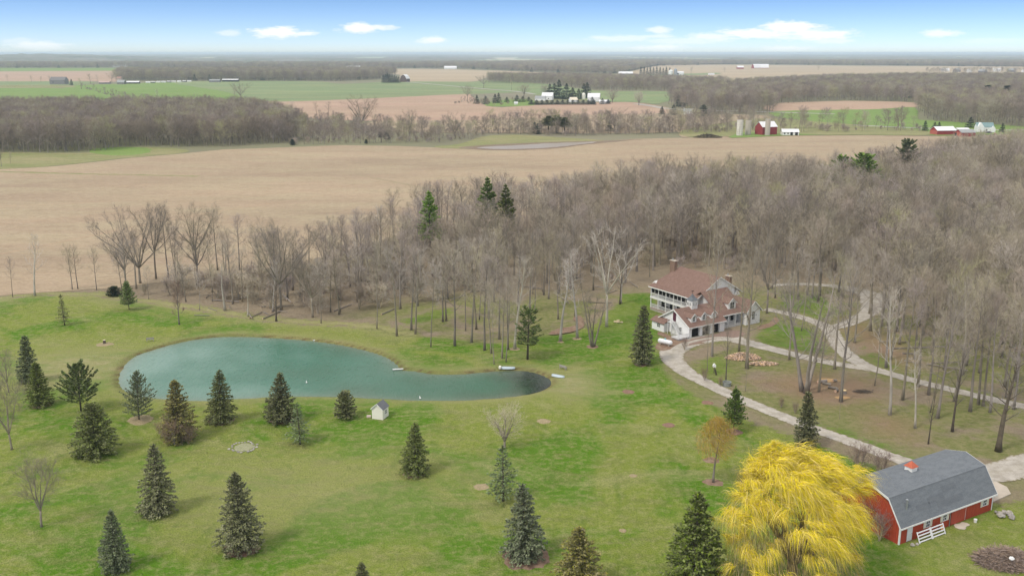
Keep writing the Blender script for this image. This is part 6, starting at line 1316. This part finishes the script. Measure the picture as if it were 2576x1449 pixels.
# ------------------------------------------------------------------ far buildings
M_WROOF = paint('white_metal_roof', (.80,.80,.81), rough=.45); M_REDFAR = boards('far_red_boards', (.33,.05,.055), (.27,.042,.045), .6, 'xy'); M_REDOR = boards('far_orange_red_boards', (.50,.14,.10), (.42,.11,.08), .6, 'xy'); M_GREYR = paint('grey_metal_roof', (.33,.34,.34), rough=.6); M_TEALR = shingles('teal_shingles', (.20,.30,.30), (.16,.24,.25), (.22,.32,.32)); M_OLDW = boards('old_grey_boards', (.25,.24,.24), (.17,.165,.17), .8, 'xy'); M_DKROOF = paint('dark_roof', (.10,.10,.11)); M_DKBR = boards('dark_brown_boards', (.13,.085,.075), (.09,.06,.055), .8, 'xy')
def farm(name, label, cat, px, py, w, d, h, rh, rz, wall, roofm, wins=(), door=None, gambrel=False, ov=.4):
    """gabled building, ridge along local x, front wall at y=0 (towards the camera), base centre of the front at (px, py)"""
    t = thing(name, label, cat, at(px, py), R(rz))
    if gambrel: pr = [(0,h),(d*.2,h+rh*.68),(d/2,h+rh),(d*.8,h+rh*.68),(d,h)]
    else: pr = [(0,h),(d/2,h+rh),(d,h)]
    MB().prism_x([(0,0)]+pr+[(d,0)], -w/2, w/2).build('wall', wall, t); rf = MB()
    for i in range(len(pr)-1):
        (y0,z0),(y1,z1) = pr[i], pr[i+1]; L = math.hypot(y1-y0, z1-z0)
        if i == 0: y0 -= ov*(y1-y0)/L; z0 -= ov*(z1-z0)/L
        if i == len(pr)-2: y1 += ov*(y1-y0)/L; z1 += ov*(z1-z0)/L
        rf.slab([(-w/2-ov,y0,z0+.12),(w/2+ov,y0,z0+.12),(w/2+ov,y1,z1+.12),(-w/2-ov,y1,z1+.12)], .12)
    rf.build('roof', roofm, t)
    for (x, z, ww, hh) in wins: MB().box(x-ww/2,-.06,z,x+ww/2,-.005,z+hh).build('window', M_GLASS, t)
    if door: x, ww, hh = door; MB().box(x-ww/2,-.08,0,x+ww/2,-.005,hh).build('door', M_DARK, t)
    return t
b = farm('red_barn', 'dark red barn with a white roof behind a silo, beyond the tan field', 'barn', 1936, 340, 13.5, 9, 6.0, 3.6, 24, M_REDFAR, M_WROOF); MB().box(6.76,1.5,.2,6.82,7.5,3.4).build('door', M_REDFAR, b); MB().box(6.83,1.5,3.4,6.88,7.5,3.6).build('door_track', M_TRIM, b)
b = farm('white_shed', 'low white farm shed with dark openings right of the red barn', 'shed', 1989, 341.5, 12, 7, 2.6, 1.9, -3, M_WHITE, M_WROOF, [(-4.5,1,1,1),(-2,1,1,1)], (.6,1.8,2.4)); MB().box(3.2,-.08,0,5.2,-.005,2.4).build('door', M_DARK, b)
M_SILO = mat('stained_concrete', (.76,.73,.67), (.50,.46,.41), .8, .9, stretch=(1,1,.15)); M_SILO2 = mat('weathered_concrete', (.52,.47,.41), (.42,.38,.33), .8, .9, stretch=(1,1,.15))
for px, py, r, h, m, lab in [(1860,342,2.3,11.5,M_SILO,'white streaky roofless silo, leftmost of the three silos'),(1881.5,340,2.2,10.8,M_SILO2,'brown-grey silo between the white silo and the red barn'),(1930,341.5,1.9,12.2,M_SILO2,'tan silo standing in front of the red barn')]:
    s = thing('silo', lab, 'silo', at(px,py)); MB().lathe([(r,0),(r,h),(r-.25,h),(r-.25,h-1.5),(.1,h-1.5)], n=24).build('shell', m, s)
    for k in range(6): MB().lathe([(r+.03,h*(k+.7)/6.5),(r+.03,h*(k+.7)/6.5+.12)], n=24).build('hoop', M_SILO2, s)
tag(stick_pile('timber_heap', at(1780,347), 9.5, 3.0, 2.6, 2600, mat('dark_timber', (.20,.17,.11), (.10,.09,.06), 1, island=.5), 33, (1.5,4.5), .28), 'long heap of dark timber and stumps on the tan field left of the silos', 'timber heap', kind='stuff')
b = farm('red_shed', 'long red farm shed with a bright white roof at the right', 'shed', 2381, 340, 15, 10, 3.3, 2.6, 8, M_REDFAR, M_WROOF, (), (8.2,1.6,2.6)); MB().box(-7.56,.5,0,-7.5,9.5,3.2).build('end_wall', M_REDOR, b)
b = farm('red_shed', 'shorter red farm shed with a grey roof, right of the long white-roofed one', 'shed', 2436, 344.5, 11, 9, 3.0, 2.0, 7, M_REDFAR, M_GREYR); MB().box(-5.56,.1,0,-5.5,8.9,3.0).build('end_wall', M_REDOR, b); MB().box(-5.62,6.2,0,-5.57,8.6,2.5).build('door', M_DARK, b)
farm('white_shed', 'low white-roofed shed just behind the grey-roofed red shed', 'shed', 2425, 335, 9, 7, 2.4, 1.2, 5, M_WHITE, M_WROOF)
b = farm('white_house', 'white house with teal roof between the red sheds and a round dark tree', 'house', 2478, 333.5, 12, 8, 4.2, 3.0, -10, M_WHITE, M_TEALR, [(-3,1.2,1,1.2),(-3,3,.9,1),(1,1.2,1,1.2)]); MB().prism_y([(-6.2,0),(-1.4,0),(-1.4,4.2),(-3.8,7.4),(-6.2,4.2)], -1.5, 6).build('gable_wing', M_WHITE, b); MB().prism_y([(3.6,0),(7,0),(7,3.2),(5.3,5),(3.6,3.2)], -1.2, 5).build('side_wing', M_WHITE, b)
def car(px, py, rz, label, c, name='parked_car'):
    t = thing(name, label, 'car', at(px, py), R(rz)); m = paint('car_paint_'+str(px), c, rough=.3)
    MB().prism_y([(-2.3,.35),(2.3,.35),(2.3,.8),(1.5,.95),(.8,1.45),(-1.2,1.5),(-1.9,.98),(-2.3,.9)], -.85, .85).build('body', m, t); MB().prism_y([(-1.75,.98),(1.35,.98),(.75,1.40),(-1.1,1.44)], -.87, .87).build('windows', M_GLASS, t)
    for x in (-1.45,1.45):
        for y in (-.8,.8): w = MB(); w.tube([(x,y-.1,.33),(x,y+.1,.33)], [.33,.33], 12); w.build('wheel', M_DARK, t)
car(2487, 336, 5, 'dark blue car parked before the white house with teal roof', (.03,.04,.12)); car(2503, 340, 60, 'old reddish hulk of a vehicle on the grass by the round dark tree', (.30,.17,.13), 'old_car')
farm('white_house', 'little white house left of the broad dark evergreen', 'house', 1731, 289, 9, 7, 3.2, 2.4, -15, M_WHITE, M_GREYR, [(-2,1,1,1)])
# village farmstead
farm('white_house', 'white farmhouse with a pale metal roof before the tall dark spruces', 'house', 1376, 252, 14, 11, 5.0, 4.2, -12, M_WHITE, M_WROOF, [(-3,1,1.2,1.4),(2,1,1.2,1.4)]); farm('white_house', 'low grey-roofed white wing left of the white farmhouse', 'house', 1358, 254, 13, 9, 3.2, 2.6, -12, M_WHITE, M_GREYR)
farm('white_shed', 'cream-roofed shed right of the tall dark spruces', 'shed', 1445, 258, 9, 8, 3, 3, 20, M_WHITE, paint('cream_roof', (.78,.70,.56)))
farm('white_barn', 'white barn with a bright roof at the right end of the farmstead', 'barn', 1493, 256, 15, 12, 5, 5, -10, M_WHITE, M_WROOF, (), None, True); farm('white_shed', 'small white shed at the foot of the white barn', 'shed', 1520, 262, 12, 8, 2.6, 2.0, -5, M_WHITE, M_WROOF)
farm('white_shed', 'tiny white hut at the edge of the farmstead lawn', 'shed', 1298, 264, 4, 3, 2.2, 1, 0, M_WHITE, M_WROOF); s = thing('small_silo', 'short cream silo dome behind the white barn', 'silo', at(1468,250)); MB().lathe([(2.6,0),(2.6,6),(1.8,7.6),(.3,8.4)], n=16).build('shell', M_CREAM, s)
# dark barn by the spruce clump
b = farm('old_barn', 'dark brown gambrel barn with pale roof by the far spruce clump', 'barn', 1027, 207, 13, 16, 7, 8, 62, M_DKBR, M_WROOF, (), None, True)
b = farm('old_barn', 'weathered grey barn on a rise at the far left', 'barn', 144, 213, 30, 16, 8, 6, -4, M_OLDW, paint('dull_roof', (.19,.18,.18)), [(-8,3,2,2)])
for px, py, w, d, h, rh, wm, rm, l in [(262,212,20,10,3,2.4,M_OLDW,paint('pink_roof',(.5,.36,.32)),'low pinkish-roofed shed of the far left farm'),(303,213,14,10,4,4,M_OLDW,M_GREYR,'grey-tan shed of the far left farm'),(299,206,9,9,7,3,paint('tan_wall',(.5,.42,.36)),paint('rust_roof',(.35,.2,.16)),'tall narrow house behind the far left sheds'),(334,211.5,24,9,3,2.2,M_DARK,M_WROOF,'open-fronted white-roofed shed of the far left farm'),
     (539,208,22,10,4,2,M_OLDW,M_GREYR,'long grey shed at the foot of the left far wood'),(579,206.5,34,8,4,1.6,M_DARK,M_WROOF,'long white-roofed shed at the foot of the left far wood'),(298,170,60,22,7,6,M_WHITE,M_WROOF,'bright white shed in front of the farthest left woods'),(888,175,50,18,7,5,M_WHITE,M_WROOF,'small bright building above the middle of the far wood')]:
    farm('farm_shed', l, 'shed', px, py, w, d, h, rh, rt.uniform(-8,8), wm, rm)
for k in range(9): farm('farm_trailer', 'small pale trailer or hut in the line right of the far left farm', 'trailer', 372+k*13, 210-k*.35, 8, 4, 2.5, .8, rt.uniform(-30,30), (M_WHITE,M_OLDW,M_CREAM)[k%3], M_WROOF).__setitem__('group', 'huts and trailers beside the far left farm')
farm('white_shed', 'white house at the far edge of the middle tan field', 'house', 1133, 174.5, 46, 16, 5, 6, 0, M_WHITE, M_WROOF)
farm('farm_shed', 'pale-roofed machine shed left of the far spruce row', 'shed', 1574, 190.5, 38, 18, 5, 5, -8, M_OLDW, M_WROOF)
for px, r, h, l in [(1687,6,15,'silver grain bin, larger, at the far farm'),(1699,4.5,19,'tall thin silver grain bin at the far farm')]:
    s = thing('grain_bin', l, 'silo', at(px,190)); MB().lathe([(r,0),(r,h*.8),(.4,h)], n=18).build('shell', M_STEEL if r < 5 else M_WHITE, s)
farm('white_shed', 'white shed right of the silver grain bins', 'shed', 1709, 190, 24, 14, 7, 3, 0, M_WHITE, M_WROOF, [(-4,2,5,3)])
farm('red_barn', 'far red barn with two white roofs on the far tan field, left roof', 'barn', 1906, 173, 30, 24, 2.5, 14, 15, M_REDFAR, M_WROOF, (), None, True); farm('red_barn', 'far red barn with two white roofs on the far tan field, right roof', 'barn', 1923, 173, 32, 24, 2.5, 14, -8, M_REDFAR, M_WROOF, (), None, True)
farm('white_shed', 'small white house left of the far red barn', 'house', 1863, 174.5, 24, 16, 6, 6, 0, M_REDFAR, M_WROOF); farm('white_shed', 'tiny white dot of a shed on the far tan field', 'shed', 1790, 190, 16, 9, 4, 1, 0, M_WHITE, M_WROOF)
for k in range(7): farm('village_house', 'tiny pale house among the trees of the far village on the right', 'house', 2380+k*32, 181+(k*5)%4, 22, 14, 6, 5, k*37, (M_WHITE,M_OLDW)[k%2], (M_WROOF,M_GREYR)[k%2]).__setitem__('group', 'houses of the far village on the right')
for k in range(5): farm('village_house', 'tiny pale building in the hazy woods near the horizon', 'house', 1040+k*27, 160+(k*7)%5, 26, 18, 8, 6, k*37, M_WHITE, M_WROOF).__setitem__('group', 'pale buildings in the hazy woods near the horizon')
mp_ = thing('radio_mast', 'thin radio mast on the horizon above the far red barn', 'mast', at(2111,152)); 
for s in ((0,0),(1.2,0),(.6,1)): MB().bar((s[0],s[1],0),(.6,.35,58),.55).build('mast_leg', M_STEEL, mp_)
# field fence posts and trees by the far village
for k in range(16): plant('wood'+str(k%5), 0, 0, h=rt.uniform(12,18), label='tree of the far village on the right', group='trees among the far village on the right', xy=G(2360+k*15, 182+(k*5)%5), wide=1.4) if False else None
wood('village_trees', [(*G(2330+rt.uniform(0,270), rt.uniform(179,187)), -.1, rw.choice(FAR4), rw.uniform(10,17), 1.5) for k in range(140)], 'loose trees around the far village on the right', 'trees')
